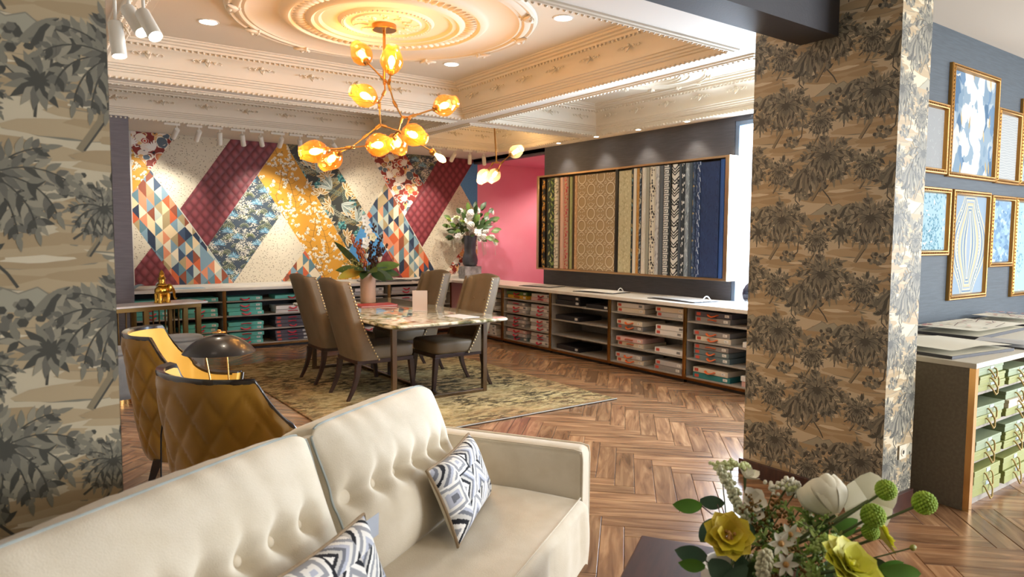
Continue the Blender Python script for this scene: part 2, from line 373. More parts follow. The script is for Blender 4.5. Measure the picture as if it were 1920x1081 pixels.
MB().box(3.73, 3.75, 1.78, 2.69, 0, .10).build('baseboard', bbm, pr_, bev=.003); MB().box(3.75, 4.08, 1.78, 1.8, 0, .10).build('baseboard', bbm, pr_, bev=.003)
pl_ = MB().box(-1.7, .215, 2.1, 2.67, 0, 3.1).build('pillar', wallp); tag(pl_, 'palm-toile papered pillar at the left edge, behind the sofa', kind='structure')
toile(pl_, 1.9, 3.1, (-1.685, 2.1, 0), (1, 0, 0), (0, -1, 0), .20, .40)
toile(pl_, .57, 3.1, (.215, 2.1, 0), (0, 1, 0), (1, 0, 0), .1, .40)
toile(pr_, .33, 3.1, (4.08, 2.67, 0), (-1, 0, 0), (0, 1, 0), .1, .06)
# wall socket on the pillar
so = thing('wall_socket', 'small white wall socket on the narrow face of the papered pillar', 'socket', (3.955, 1.797, .33))
MB().box(-.04, .04, -.008, 0, -.04, .04).build('plate', P('white_plastic', '#d9d2bd', .4), so, bev=.004)
MB().lathe([(.012, 0), (.012, .002), (.022, .004), (.024, .002), (.024, 0)], 18, Matrix.Translation((0, -.008, 0)) @ Matrix.Rotation(PI / 2, 4, 'X')).build('socket_ring', MATS['white_plastic'], so, smooth=40)
MB().lathe([(.001, 0), (.013, 0), (.013, .001)], 14, Matrix.Translation((0, -.0085, 0)) @ Matrix.Rotation(PI / 2, 4, 'X')).build('socket_well', P('socket_dark', '#3a352f', .5), so)

# ------------------------------------------------------------------ walls
dark = P('charcoal_grasscloth', '#42434a', .62, var=('#4d4e56', 40), bump=(130, .25), stretch=(.15, .15, 3))
slate = P('slate_grasscloth', '#3b434a', .6, var=('#444d55', 40), bump=(130, .25), stretch=(.15, .15, 3))
white = P('ceiling_white', '#e2dacd', .7)
cream = P('plaster_cream', '#ddd0ba', .65)
pink = P('coral_pink_paint', '#ee94ae', .7, var=('#f09db5', 2))
def S(name, label, mb, m, **k): o = mb.build(name, m, **k); return tag(o, label, kind='structure')
S('wall_right', 'charcoal wall behind the fabric sample rack', MB().box(6.3, 6.42, 4.71, 7.98, 0, 2.8).box(6.3, 6.42, 7.98, 9.9, 2.72, 2.8).box(6.3, 6.42, 2.75, 4.71, 2.75, 2.8).box(6.3, 6.42, 2.57, 2.75, 0, 2.8), dark)
S('wall_display', 'slate blue wall hung with gold-framed wallpaper samples', MB().box(4.08, 9.5, 2.45, 2.57, 0, 3.1), slate)
wb = S('wall_back', 'far wall papered in diagonal strips of mixed patterns', MB().box(-.9, 6.38, 9.9, 10.02, 0, 2.8), P('back_wall_paint', '#d8d2c6', .7))
S('wall_alcove', 'coral pink alcove wall beyond the charcoal wall', MB().box(6.38, 8.6, 9.9, 10.02, 0, 2.8).box(8.6, 8.7, 7.9, 10.02, 0, 2.8).box(6.42, 8.6, 7.86, 7.98, 0, 2.8).box(6.3, 8.6, 7.98, 9.9, 2.745, 2.8), pink)
S('wall_left', 'plain side wall hidden behind the left pillar', MB().box(-1.0, -.9, 2.67, 9.9, 0, 2.8), P('side_wall_paint', '#cfc8bb', .7))
S('wall_stub', 'charcoal papered wall end beside the patterned far wall', MB().box(-.9, 1.075, 8.72, 9.9, 0, 2.8), P('stub_grasscloth_lit', '#6b6568', .6, var=('#767073', 40), bump=(130, .25), stretch=(.15, .15, 3)))  # charcoal paper with spotlight brightness put into its lighter base colour
S('wall_near', 'plain walls of the front part of the shop', MB().box(-3.1, -3, -4, 2.7, 0, 3.1).box(-3, -1.7, 2.57, 2.7, 0, 3.1).box(-3, 5.2, -4.1, -4, 0, 3.1).box(9.2, 9.6, -4.1, -4, 0, 3.1).box(5.2, 9.2, -4.1, -4, 2.95, 3.1).box(9.5, 9.6, -4, -3.1, 0, 3.1).box(9.5, 9.6, 1.3, 2.57, 0, 3.1).box(9.5, 9.6, -3.1, 1.3, 2.95, 3.1), P('near_wall_paint', '#cfcac0', .7))
S('beam', 'dark charcoal boxed beam crossing to the papered pillar', MB().box(-1.7, 3.75, 2.14, 2.37, 2.62, 3.1), P('beam_charcoal', '#3a3a3f', .6, bump=(90, .2)))
# window in the charcoal wall
w1 = thing('window_1', 'bright tall shop window beyond the papered pillar', None, (6.36, 3.73, 0)); w1['kind'] = 'structure'
fm = P('window_frame_grey', '#6d7d92', .4, metal=.3)
for y0, y1, z0, z1 in ((-.98, .98, 2.70, 2.75), (-.98, .98, 0, .08), (-.98, -.93, .08, 2.70), (.93, .98, .08, 2.70), (-.02, .02, .08, 2.70)): MB().box(-.05, .05, y0, y1, z0, z1).build('window_frame', fm, w1, bev=.004)
for s_ in (-1, 1): MB().box(-.004, .004, min(s_ * .02, s_ * .93), max(s_ * .02, s_ * .93), .08, 2.70).build('pane', glass('clear_glass', '#f6faff'), w1)
w2 = thing('window_2', 'shop front glazing behind the viewer', None, (7.2, -4.05, 0)); w2['kind'] = 'structure'
for k in range(4): MB().box(-2.0 + k * 1.31, -1.94 + k * 1.31, -.04, .04, 0, 2.95).build('window_frame', fm, w2)
w3 = thing('window_3', 'side shop glazing to the right of the viewer', None, (9.55, -.9, 0)); w3['kind'] = 'structure'
for k in range(3): MB().box(-.04, .04, -2.2 + k * 2.17, -2.15 + k * 2.17, 0, 2.95).build('window_frame', fm, w3)

# ------------------------------------------------------------------ ceiling with coffers
CX = [-.9, .57, 4.05, 4.32, 6.0, 6.3]; CY = [2.37, 3.1, 6.56, 6.84, 8.72, 9.9]
COF = [(1, 1), (3, 1), (1, 3), (3, 3)]
mb = MB()
for i in range(5):
    for j in range(5):
        if (i, j) not in COF: mb.box(CX[i], CX[i + 1], 2.57 if (j == 0 and i > 2) else CY[j], CY[j + 1], 2.8, 2.86)
mb.box(-3, 9.5, -4, 2.14, 3.1, 3.16).box(3.75, 9.5, 2.14, 2.45, 3.1, 3.16).box(6.3, 6.42, 2.45, 9.9, 2.8, 2.86)
ceil_ = mb.build('ceiling', white); tag(ceil_, 'white plaster ceiling with deep moulded coffers', kind='structure')
PROF = [(-.055, 2.8), (-.05, 2.79), (-.03, 2.788), (-.026, 2.78), (-.004, 2.782), (0, 2.80), (.004, 2.83), (.022, 2.834), (.026, 2.846), (.04, 2.85), (.046, 2.864), (.062, 2.868), (.066, 2.882), (.08, 2.886), (.082, 2.90), (.09, 2.93), (.11, 2.965), (.14, 2.995), (.165, 3.01), (.185, 3.02), (.19, 3.034), (.205, 3.038), (.21, 3.055), (.235, 3.06), (.24, 3.072), (.27, 3.076), (.275, 3.09), (.295, 3.092), (.30, 3.10)]
orn = MB()   # acanthus clasp with a shell head
for k in range(5): orn.ball(((k - 2) * .011, .012, .03 - abs(k - 2) * .005), .011, 6, 5, (.8, 1, 1.9), Matrix.Rotation((k - 2) * -.35, 3, 'Y'))
for k in range(3): orn.ball(((k - 1) * .012, .008, -.03 - .01 * (k == 1)), .012, 6, 5, (.7, .7, 2.2), Matrix.Rotation((k - 1) * .3, 3, 'Y'))
orn.ball((0, .016, 0), .016, 8, 6)
for sg in (-1, 1):
    orn.tube([(sg * (.02 + .012 * t), .006, .012 * math.sin(t * 1.3)) for t in range(9)], [.007 - .0004 * t for t in range(9)], 6)
    for t in range(1, 8, 2): orn.ball((sg * (.025 + .012 * t), .008, .02 * (-1) ** (t // 2)), .009, 6, 4, (1.4, .7, .8))
orn_me = orn.mesh('cornice_ornament', cream, 60)
dent = MB()
for ci, (i, j) in enumerate(COF):
    x0, x1, y0, y1 = CX[i], CX[i + 1], CY[j], CY[j + 1]; m = MB()
    loops = [[Vector((a, b, z)) for a, b in ((x0 + d, y0 + d), (x1 - d, y0 + d), (x1 - d, y1 - d), (x0 + d, y1 - d))] for d, z in PROF]
    m.loft(loops, True, False); m.add(loops[-1], [(3, 2, 1, 0)])
    o = m.build('coffer', cream, ceil_, smooth=25)
    st = MB()
    for (ax, ay, dx, dy, ln, nx, ny) in ((x0, y1, 1, 0, x1 - x0, 0, -1), (x1, y0, 0, 1, y1 - y0, -1, 0), (x0, y0, 1, 0, x1 - x0, 0, 1), (x0, y0, 0, 1, y1 - y0, 1, 0)):
        n = int((ln - .3) / .42)
        for k in range(n):
            q = .15 + (k + .5) * (ln - .3) / n; nz = Vector((nx, ny, -1)).normalized()
            inst('cornice_ornament', orn_me, ceil_, (ax + dx * q + nx * .125, ay + dy * q + ny * .125, 2.978), (.55, 0, math.atan2(ny, nx) - PI / 2))
        c = int(ln / .045)
        for k in range(c):
            q = (k + .5) * ln / c; st.ball((ax + dx * q - nx * .002, ay + dy * q - ny * .002, 2.784), .014, 6, 4, (1, 1, .8))
            if k % 1 == 0: st.ball((ax + dx * q + nx * .20, ay + dy * q + ny * .20, 3.03), .012, 5, 4)
    tag(st.build('bead_moulding', cream, ceil_, smooth=180), kind='stuff')
def medallion(cx, cy, rr, z):
    s = rr / 1.06
    pf = [(1.08, 0), (1.07, -.02), (1.05, -.03), (1.03, -.022), (1.01, -.034), (.985, -.036), (.97, -.024), (.95, -.028), (.92, -.012), (.74, -.008), (.72, -.02), (.70, -.034), (.67, -.036), (.655, -.022), (.56, -.022), (.545, -.038), (.52, -.044), (.50, -.03), (.47, -.032), (.45, -.016), (.34, -.016), (.325, -.03), (.30, -.036), (.285, -.024), (.25, -.024), (.24, -.034), (.2, -.036), (.12, -.03), (0.0, -.03)]
    m = MB().lathe([(r * s, d) for r, d in pf], 96)
    for k in range(72):
        a = 2 * PI * k / 72; m.ball((.605 * s * math.cos(a), .605 * s * math.sin(a), -.022), .021 * s, 6, 5, (2.0, .8, .8), Matrix.Rotation(a, 3, 'Z'))
    for k in range(60):
        a = 2 * PI * k / 60; m.ball((.315 * s * math.cos(a), .315 * s * math.sin(a), -.034), .008 * s, 5, 4)
    for k in range(12):
        a = 2 * PI * k / 12
        for t in range(5): m.ball(((.15 + .02 * t) * s * math.cos(a + .12 * math.sin(t)), (.15 + .02 * t) * s * math.sin(a + .12 * math.sin(t)), -.036), .018 * s * (1 - .1 * t), 6, 4, (1.3, .8, .5), Matrix.Rotation(a, 3, 'Z'))
    o = m.build('ceiling_medallion', cream, ceil_, smooth=35, loc=(cx, cy, z))
    for k in range(12):
        a = 2 * PI * (k + .5) / 12; c = MB()
        for t in range(5): c.ball((0, (t - 2) * .022, -.04), .02, 6, 5, (2.2, .7, .7), Matrix.Rotation((t - 2) * .4, 3, 'Z'))
        c.ball((.02, 0, -.045), .018, 6, 5); c.ball((-.04, 0, -.035), .014, 6, 5)
        cc = c.build('medallion_clasp', cream, o, smooth=60, loc=(1.02 * s * math.cos(a), 1.02 * s * math.sin(a), 0), rot=(0, 0, a)); cc.scale = (s, s, 1)
medallion(2.31, 4.83, 1.1, 3.10); medallion(5.16, 4.83, .55, 3.10)
# ------------------------------------------------------------------ patterned far wall: every strip of paper is a part of the wall
def speckle_mat():
    m = P('speckled_cream_paper', '#cbbfa4', .6); nt = m.node_tree; N = nt.nodes.new; K = nt.links.new; b = nt.nodes['Principled BSDF']
    tc = N('ShaderNodeTexCoord'); mp = N('ShaderNodeMapping'); mp.inputs['Scale'].default_value = (1, 1, 1.7); mp.inputs['Rotation'].default_value = (0, .5, 0); K(tc.outputs['Object'], mp.inputs[0])
    v = N('ShaderNodeTexVoronoi'); v.inputs['Scale'].default_value = 34; K(mp.outputs[0], v.inputs['Vector'])
    cr = N('ShaderNodeValToRGB'); E = cr.color_ramp.elements; E[0].position = .20; E[0].color = lin('#6b5b45') + (1,); E[1].position = .27; E[1].color = lin('#d6cbb2') + (1,)
    K(v.outputs['Distance'], cr.inputs[0]); K(cr.outputs[0], b.inputs['Base Color']); return m
def quilt_mat():
    m = P('burgundy_quilted_paper', '#7d3238', .5, spec=.5); nt = m.node_tree; N = nt.nodes.new; K = nt.links.new; b = nt.nodes['Principled BSDF']
    tc = N('ShaderNodeTexCoord'); sep = N('ShaderNodeSeparateXYZ'); K(tc.outputs['Object'], sep.inputs[0])
    def mth(op, a, bb=None):
        n = N('ShaderNodeMath'); n.operation = op
        for i, q in enumerate((a, bb)):
            if q is None: continue
            if isinstance(q, (int, float)): n.inputs[i].default_value = q
            else: K(q, n.inputs[i])
        return n.outputs[0]
    s1 = mth('SINE', mth('MULTIPLY', mth('ADD', sep.outputs[0], mth('MULTIPLY', sep.outputs[2], .8)), 24)); s2 = mth('SINE', mth('MULTIPLY', mth('SUBTRACT', sep.outputs[0], mth('MULTIPLY', sep.outputs[2], .8)), 24))
    h = mth('MULTIPLY', mth('ABSOLUTE', s1), mth('ABSOLUTE', s2))
    cr = N('ShaderNodeValToRGB'); E = cr.color_ramp.elements; E[0].position = .1; E[0].color = lin('#69252b') + (1,); E[1].position = .9; E[1].color = lin('#8e3f44') + (1,)
    K(h, cr.inputs[0]); K(cr.outputs[0], b.inputs['Base Color'])
    bp = N('ShaderNodeBump'); bp.inputs['Strength'].default_value = .5; bp.inputs['Distance'].default_value = .01; K(h, bp.inputs['Height']); K(bp.outputs[0], b.inputs['Normal']); return m
STRIPS = [('crane', [(1.24, 2.8), (1.76, 2.8), (1.45, 2.33), (1.24, 2.58)]), ('blossom', [(1.24, 2.58), (1.45, 2.33), (1.24, 2.03)]),
('speckle', [(1.76, 2.8), (2.43, 2.8), (1.78, 1.85), (1.45, 2.33)]), ('burgundy', [(2.43, 2.8), (3.08, 2.8), (2.1, 1.36), (1.78, 1.85)]),
('geo', [(1.45, 2.33), (2.42, .86), (1.74, .86), (1.23, 1.66), (1.23, 2.03)]), ('speckle', [(1.23, 1.66), (1.43, 1.35), (1.23, 1.07)]), ('burgundy', [(1.43, 1.35), (1.74, .86), (1.23, .86), (1.23, 1.07)]),
('garden', [(2.77, 2.34), (3.1, 1.83), (2.42, .86), (2.1, 1.36)]), ('blossom', [(3.08, 2.8), (3.17, 2.8), (4.34, .86), (3.70, .86), (2.77, 2.34)]),
('foliage', [(3.17, 2.8), (3.74, 2.8), (4.38, 1.83), (4.09, 1.28)]), ('speckle', [(3.74, 2.8), (4.42, 2.8), (4.7, 2.33), (4.38, 1.83)]),
('crane', [(4.42, 2.8), (5.03, 2.8), (5.36, 2.34), (5.02, 1.83)]), ('garden', [(5.03, 2.8), (5.66, 2.8), (5.36, 2.34)]),
('burgundy', [(5.66, 2.8), (6.33, 2.8), (5.33, 1.34), (5.02, 1.83)]), ('geo', [(4.7, 2.33), (5.62, .86), (4.98, .86), (4.38, 1.83)]),
('blue', [(4.38, 1.83), (4.71, 1.29), (4.34, .86), (4.09, 1.28)]), ('burgundy', [(4.71, 1.29), (4.98, .86), (4.34, .86)]),
('geo', [(3.42, 1.3), (3.70, .86), (3.07, .86)]), ('speckle', [(3.1, 1.83), (3.42, 1.3), (3.07, .86), (2.42, .86)]),
('speckle', [(6.04, 2.37), (6.38, 1.87), (6.38, 1.62), (5.68, .86), (5.62, .86), (5.33, 1.34)]), ('blue', [(6.33, 2.8), (6.38, 2.8), (6.38, 1.87), (6.04, 2.37)]), ('crane', [(6.38, 1.62), (6.38, .86), (5.68, .86)])]
wr = random.Random(11)
def art_geo():
    A = Art(); A.base = '#c9b890'; pal = ['#c95f35', '#e0c79b', '#3d4f66', '#7b97a3', '#d98c66', '#27354a', '#a8946b', '#5f8088', '#e8d8b8', '#8c4a30', '#b9c0b0']
    w, h = .088, .19; nx, ny = 19, 11
    for i in range(nx):
        for j in range(ny):
            x, y = i * w, j * h + (i % 2) * 0; y -= i * .11; k = wr.random()
            c = [wr.choice(pal) for _ in range(3)]
            A.poly([(x, y), (x + w, y - .11), (x + w, y + h - .11)], c[0]); A.poly([(x, y), (x + w, y + h - .11), (x, y + h)], c[1])
            if k < .45: A.poly([(x, y), (x + w, y + h - .11), (x + w * .5, y + h * .5 - .055)], c[2])
    return A.wrap(nx * w, ny * h), nx * w, ny * h
def art_blossom():
    A = Art(); A.base = '#d79a2f'
    for bx in (.1, .34):
        p = [(bx, -.02)]
        for k in range(8): p.append((p[-1][0] + wr.uniform(-.06, .06), p[-1][1] + .085))
        A.line(p, .006, '#6b4a22')
        for q in p:
            for sg in (-1, 1):
                e = (q[0] + sg * wr.uniform(.05, .11), q[1] + wr.uniform(.02, .07)); A.line([q, ((q[0] + e[0]) / 2, q[1] + .01), e], .004, '#75531f')
                for t in range(3):
                    fx, fy = e[0] + wr.uniform(-.03, .03), e[1] + wr.uniform(-.03, .03); r = wr.uniform(.011, .019)
                    for m in range(5): A.disc(fx + r * .7 * math.cos(m * 1.257 + t), fy + r * .7 * math.sin(m * 1.257 + t), r * .6, '#efe6cf' if (m + t) % 4 else '#d8cfae', 6)
                    A.disc(fx, fy, r * .3, '#b77a2a', 5)
                for t in range(3): A.leaf(e[0], e[1], wr.random() * 6.28, .028, .009, '#8a6a26')
    return A.wrap(.48, .66), .48, .66
def art_garden():
    A = Art(); A.base = '#3e4a55'
    for k in range(24):
        x, y, r = wr.uniform(0, .5), wr.uniform(0, .56), wr.uniform(.05, .085)
        for t in range(3): A.ring(x, y, r - t * .016, .009, ['#56603f', '#6f7650', '#454c36'][t], .1, 2.9, 10)
        for t in range(9): A.disc(x + r * math.cos(.3 * t + .2), y + r * math.sin(.3 * t + .2), .0045, '#d9d6bd', 5)
    for k in range(26):
        x, y = wr.uniform(0, .5), wr.uniform(0, .56)
        for t in range(32): A.disc(x + wr.gauss(0, .028), y + wr.gauss(0, .024), wr.uniform(.0045, .0075), ['#e7e2d2', '#cfc9b4', '#b9b4a4'][t % 3], 5)
    for x, y in ((.09, .08), (.34, .16), (.16, .33), (.40, .42), (.27, .50)):
        for t in range(9): A.leaf(x, y, .25 + t * .33, .085, .024, ['#3f7c98', '#6aa7be', '#2c5e78'][t % 3], .1 * (t - 4)); A.leaf(x, y, .25 + t * .33, .07, .005, '#cfe0e4', .1 * (t - 4))
    return A.wrap(.5, .56), .5, .56
def art_foliage():
    A = Art(); A.base = '#3a3c36'
    for k in range(16):
        x, y, a = wr.uniform(0, .6), wr.uniform(0, .7), wr.uniform(0, 6.28)
        for t in range(9):
            for sg in (-1, 1): A.leaf(x + .03 * t * math.cos(a), y + .03 * t * math.sin(a), a + sg * .8, .06, .016, ['#8d7a45', '#6d7a66', '#a7a78e'][k % 3])
    for x, y, a in ((.12, .12, .3), (.42, .30, 2.0), (.18, .45, 1.2), (.48, .58, 3.4), (.33, .05, 1.9)):
        for t in range(7):
            b = a + (t - 3) * .55; A.leaf(x, y, b, .15, .052, '#efe3c4'); A.leaf(x + .012 * math.cos(b), y + .012 * math.sin(b), b, .12, .034, '#c39a55'); A.leaf(x, y, b, .14, .005, '#5c4a2c')
    for x, y in ((.30, .20), (.06, .30), (.40, .45), (.22, .62)):
        for t in range(26): q = wr.uniform(0, 6.28); d = .06 * math.sqrt(wr.random()); A.disc(x + d * math.cos(q), y + d * math.sin(q), .016, ['#2f6e72', '#4d9a98', '#235558', '#7cbcb4'][t % 4], 8)
    for x, y, a in ((.05, .62, -.6), (.5, .12, 2.2), (.28, .36, .9)):
        for t in range(5): A.leaf(x, y, a + (t - 2) * .3, .24, .05, ['#c8cfc2', '#8e9c94'][t % 2], .15); A.leaf(x, y, a + (t - 2) * .3, .23, .006, '#4f5a54', .15)
    return A.wrap(.6, .7), .6, .7
def art_crane():
    A = Art(); A.base = '#8a2f22'
    for k in range(46):
        x, y, r = wr.uniform(0, .55), wr.uniform(0, .55), wr.uniform(.03, .065); c = wr.choice(['#d77b4f', '#e3b877', '#efe3cd', '#5b6a74', '#b5402c', '#dba05a', '#efe0cf', '#c9503a'])
        A.disc(x, y, r * 1.12, '#efe3cd', 12, .8, k, .25, wr); A.disc(x, y, r, c, 12, .8, k, .25, wr)
        if k % 2: A.disc(x, y, r * .62, wr.choice(['#efe3cd', '#8a2f22', '#4c5b62', '#e09a62']), 9); A.disc(x, y, r * .36, wr.choice(['#c9503a', '#e3b877']), 8)
    for x, y, s in ((.15, .15, 1), (.4, .38, -1), (.12, .43, 1), (.42, .08, -1)):
        for t in range(6): A.leaf(x, y, .4 + t * .28 if s > 0 else PI - .4 - t * .28, .12, .03, '#f2ece0'); 
        for t in range(4): A.leaf(x - s * .01, y - .01, -.5 - t * .2 if s > 0 else PI + .5 + t * .2, .05, .012, '#23262a')
        A.line([(x, y), (x + s * .05, y + .03), (x + s * .07, y - .02), (x + s * .11, y - .01)], .011, '#f2ece0'); A.leaf(x + s * .1, y - .01, 0 if s > 0 else PI, .035, .01, '#23262a')
    return A.wrap(.55, .55), .55, .55
ARTS = {'geo': art_geo(), 'blossom': art_blossom(), 'garden': art_garden(), 'foliage': art_foliage(), 'crane': art_crane()}
PLAIN = {'speckle': speckle_mat(), 'burgundy': quilt_mat(), 'blue': P('azure_paper', '#4b8fc4', .6, var=('#569acf', 60))}
pm_ = printm('paper_print', .55)
for i, (k, win) in enumerate(STRIPS):
    m = MB(); n = len(win); ar = sum(win[a][0] * win[(a + 1) % n][1] - win[(a + 1) % n][0] * win[a][1] for a in range(n)); w = win if ar > 0 else win[::-1]
    cx_, cz_ = sum(p[0] for p in w) / n, sum(p[1] for p in w) / n; O = (cx_, 9.9, cz_)
    g = [((x - cx_) * .9985, (z - cz_) * .9985) for x, z in w]
    fr = [(x, -.002, z) for x, z in g]; bk = [(x, 0, z) for x, z in g]
    base = lin(ARTS[k][0].base) if k in ARTS else None
    m.add(fr, [tuple(range(n))], base); m.add(fr + bk, [(a, n + a, n + (a + 1) % n, (a + 1) % n) for a in range(n)], base)
    if k in ARTS:
        A, tw, th = ARTS[k]; polys = A.tiled([(x + cx_, z + cz_) for x, z in g], tw, th, .37 * i, .23 * i)
        onplane(m, [([(x - cx_, z - cz_) for x, z in p], c, kk) for p, c, kk in polys], (0, -.002, 0), (1, 0, 0), (0, 0, 1), (0, -1, 0), .0003, 1.2e-5)
        o = m.build('wallpaper_strip', pm_, wb, cols=True)
    else: o = m.build('wallpaper_strip', PLAIN[k], wb)
    o.location = O
# ------------------------------------------------------------------ low shelving counters and sample boxes
carc = P('grey_laminate', '#9b948a', .5, var=('#a59e94', 30)); dkin = P('dark_laminate', '#3b3634', .6); topm = P('pale_worktop', '#e6e0d6', .35, var=('#dcd5c9', 6), spec=.5)
gold = P('brass', '#c99a5c', .22, metal=1); bronze = P('bronze_edge', '#a6733f', .25, metal=1); chrome = P('chrome', '#d8d8da', .12, metal=1)
SZ = [.06, .25, .445, .64]
def shelf_unit(label, x0, x1, depth, loc, rz, group, back=None):
    # local: runs along +X from x0 to x1, front at y=0, body behind (+Y)
    t = thing('shelf_unit', label, 'shelf unit', loc, rz, group); w = x1 - x0
    MB().box(.0, .02, .012, depth, .06, .79).build('side_panel', carc, t); MB().box(w - .02, w, .012, depth, .06, .79).build('side_panel', carc, t)
    MB().box(.02, w - .02, depth - .015, depth, .06, .79).build('back_panel', back or carc, t)
    MB().box(.02, w - .02, .03, depth, 0, .055).build('plinth', P('plinth_black', '#241d19', .5), t); MB().box(0, w, 0, .03, .035, .06).build('base_rail', bronze, t)
    for z in SZ: MB().box(.02, w - .02, .02, depth - .015, z - .018 + .012, z + .012).build('shelf', carc, t, bev=.002)
    for x in (0, w - .022): MB().box(x, x + .022, 0, .012, .06, .79).build('edge_post', bronze if x else gold, t)
    return t
ORD = ['first', 'second', 'third', 'fourth', 'fifth', 'sixth']
for k in range(4):
    x0 = 1.08 if k == 0 else 1.03 + 1.17 * k; x1 = min(1.03 + 1.17 * (k + 1), 5.62)
    shelf_unit('low open shelf unit, %s from the left below the patterned wall' % ORD[k], x0, x1, .40, (x0, 9.47, 0), 0, 'shelf units below the patterned wall', dkin)
YB = [8.09, 7.006, 5.90, 4.77, 3.66]
for k in range(4):
    shelf_unit('low open shelf unit, %s from the far end below the sample rack' % ORD[k], 0, YB[k] - YB[k + 1], .55, (5.64, YB[k], 0), -PI / 2, 'shelf units below the sample rack')
shelf_unit('narrow low shelf unit in the counter corner below the flower vase', 0, .9, .55, (5.64, 9.0, 0), -PI / 2, 'shelf units below the sample rack')
tag(MB().box(1.08, 6.30, 9.44, 9.895, .79, .83).build('worktop', topm, bev=.004), 'long pale worktop below the patterned wall', 'worktop')
tag(MB().box(5.61, 6.295, 3.64, 9.44, .79, .83).build('worktop', topm, bev=.004), 'long pale worktop below the fabric sample rack', 'worktop')

rib_red = P('ribbon_red', '#c8283f', .5); rib_or = P('ribbon_orange', '#d9672f', .5); plate = P('label_white', '#e9e6e0', .5); ptx = P('label_ink', '#4a4a4a', .6); rlab = P('label_red', '#c4513f', .5)
BC = {'teal': '#63bdb2', 'white': '#e4e0da', 'dark grey': '#55505a', 'pale grey': '#b9b5b3', 'black': '#25242a', 'green': '#5d7a44', 'yellow': '#d9a92c', 'grey': '#8f8b88', 'slate': '#6e7d80', 'deep teal': '#2f7d80', 'cream': '#d8ccb8', 'pink': '#d9b0a8', 'lime': '#92975a', 'sage': '#8d9b7c'}
def boxm(c): return P('box_' + c.replace(' ', '_'), BC[c], .45, spec=.5)
bb = random.Random(5)
def sbox(label, c, w, h, d, loc, rz, group, rib='red', lab=1, jit=True):
    t = thing('sample_box', label, 'sample box', loc, rz + (bb.uniform(-.05, .05) if jit else 0), group); w2 = w / 2
    MB().box(-w2, w2, 0, d, 0, h * .94).build('body', boxm(c), t, bev=.003)
    if rib:
        rm = rib_red if rib == 'red' else rib_or; s_ = bb.uniform(.8, 1.1); dr = bb.choice((-1, -1, .4)) * .012
        MB().tube([(-.055 * s_, .004, h * .5), (-.05 * s_, -.012, h * .5), (-.03 * s_, -.022, h * .5 + dr), (0, -.026, h * .5 + dr * 1.5), (.03 * s_, -.022, h * .5 + dr), (.05 * s_, -.012, h * .5), (.055 * s_, .004, h * .5)], .0125, 6, flat=.5).build('ribbon_handle', rm, t, smooth=60)
    if lab:
        x = w2 - .055; lb = MB().box(x - .025, x + .025, -.0012, .001, h * .25, h * .72).build('label_plate', plate if c != 'white' else P('label_grey', '#8a8a8a', .5), t)
        MB().box(x - .018, x + .012, -.002, -.0008, h * .40, h * .44).box(x - .018, x + .004, -.002, -.0008, h * .54, h * .58).build('label_text', ptx, lb)
    if lab == 2: MB().box(-w2 + .02, -w2 + .07, -.0012, .001, h * .2, h * .75).build('label_patch', rlab, t)
    return t
TIER = ['bottom', 'third', 'second', 'top']
def stack(where, pos_fn, tier, side, cols, w, h, d, rib='red', lab=1, group='sample boxes', dep=0):
    z = SZ[tier] + .0125
    for i, c in enumerate(cols):
        rb = rib if not isinstance(rib, (list, tuple)) else rib[i]
        x, y, rz = pos_fn(bb.uniform(-.012, .012), dep + bb.uniform(.0, .02))
        n = 'only box of' if len(cols) == 1 else ('lowest in' if i == 0 else 'topmost in' if i == len(cols) - 1 else ('middle of' if len(cols) == 3 else ORD[i] + ' from bottom of'))
        lb = '%s box, %s the %s stack, %s shelf, %s' % (c, n, side, TIER[tier], where)
        sbox(lb, c, w, h, d, (x, y, z), rz, group, rb, lab); z += h + .0005
def backpos(x): return lambda j, e: (x + j, 9.495 + e, 0)
def rightpos(y): return lambda j, e: (5.675 + e, y + j, -PI / 2)
T, W_, DG, PG, K_, GY = 'teal', 'white', 'dark grey', 'pale grey', 'black', 'grey'
gb = 'sample boxes below the patterned wall'; W1 = 'first unit of patterned wall'
for tier, l, r in ((3, [T], [T]), (2, [T] * 3, [T] * 2), (1, [T] * 2, [T] * 2), (0, [T] * 2, [T] * 3)):
    stack('first unit, patterned wall', backpos(1.345), tier, 'left', l, .42, .052, .3, group=gb); stack('first unit, patterned wall', backpos(1.91), tier, 'right', r, .44, .055, .3, group=gb)
for tier, l, r in ((3, [T], [T]), (2, [T] * 3, [W_] * 2), (1, [T] * 2, [DG] * 3), (0, [T] * 3, [DG] * 3)):
    stack('second unit, patterned wall', backpos(2.47), tier, 'left', l, .45, .052, .3, group=gb); stack('second unit, patterned wall', backpos(3.09), tier, 'right', r, .46, .05, .3, group=gb, lab=2 if r[0] == DG else 1)
for tier, l, r in ((3, [W_, T], [PG, W_]), (2, [W_] * 2, [PG] * 3), (1, [PG] * 3, [PG] * 3), (0, [DG] * 3, [PG, W_])):
    stack('third unit, patterned wall', backpos(3.66), tier, 'left', l, .46, .05, .3, group=gb); stack('third unit, patterned wall', backpos(4.23), tier, 'right', r, .46, .05, .3, group=gb)
for tier, l, r in ((3, [PG] * 2, [W_]), (2, [PG] * 3, [W_] * 2), (1, [PG] * 3, [PG] * 2), (0, [W_, PG], [W_] * 3)):
    stack('fourth unit, patterned wall', backpos(4.84), tier, 'left', l, .48, .048, .3, group=gb); stack('fourth unit, patterned wall', backpos(5.345), tier, 'right', r, .38, .048, .3, group=gb)
gr = 'sample boxes below the rack'
for tier, c in ((3, [W_, 'pink']), (2, [W_, PG, W_]), (1, [PG, W_, PG]), (0, [W_] * 3)): stack('corner unit below vase', rightpos(8.55), tier, 'near', c, .46, .05, .36, group=gr)
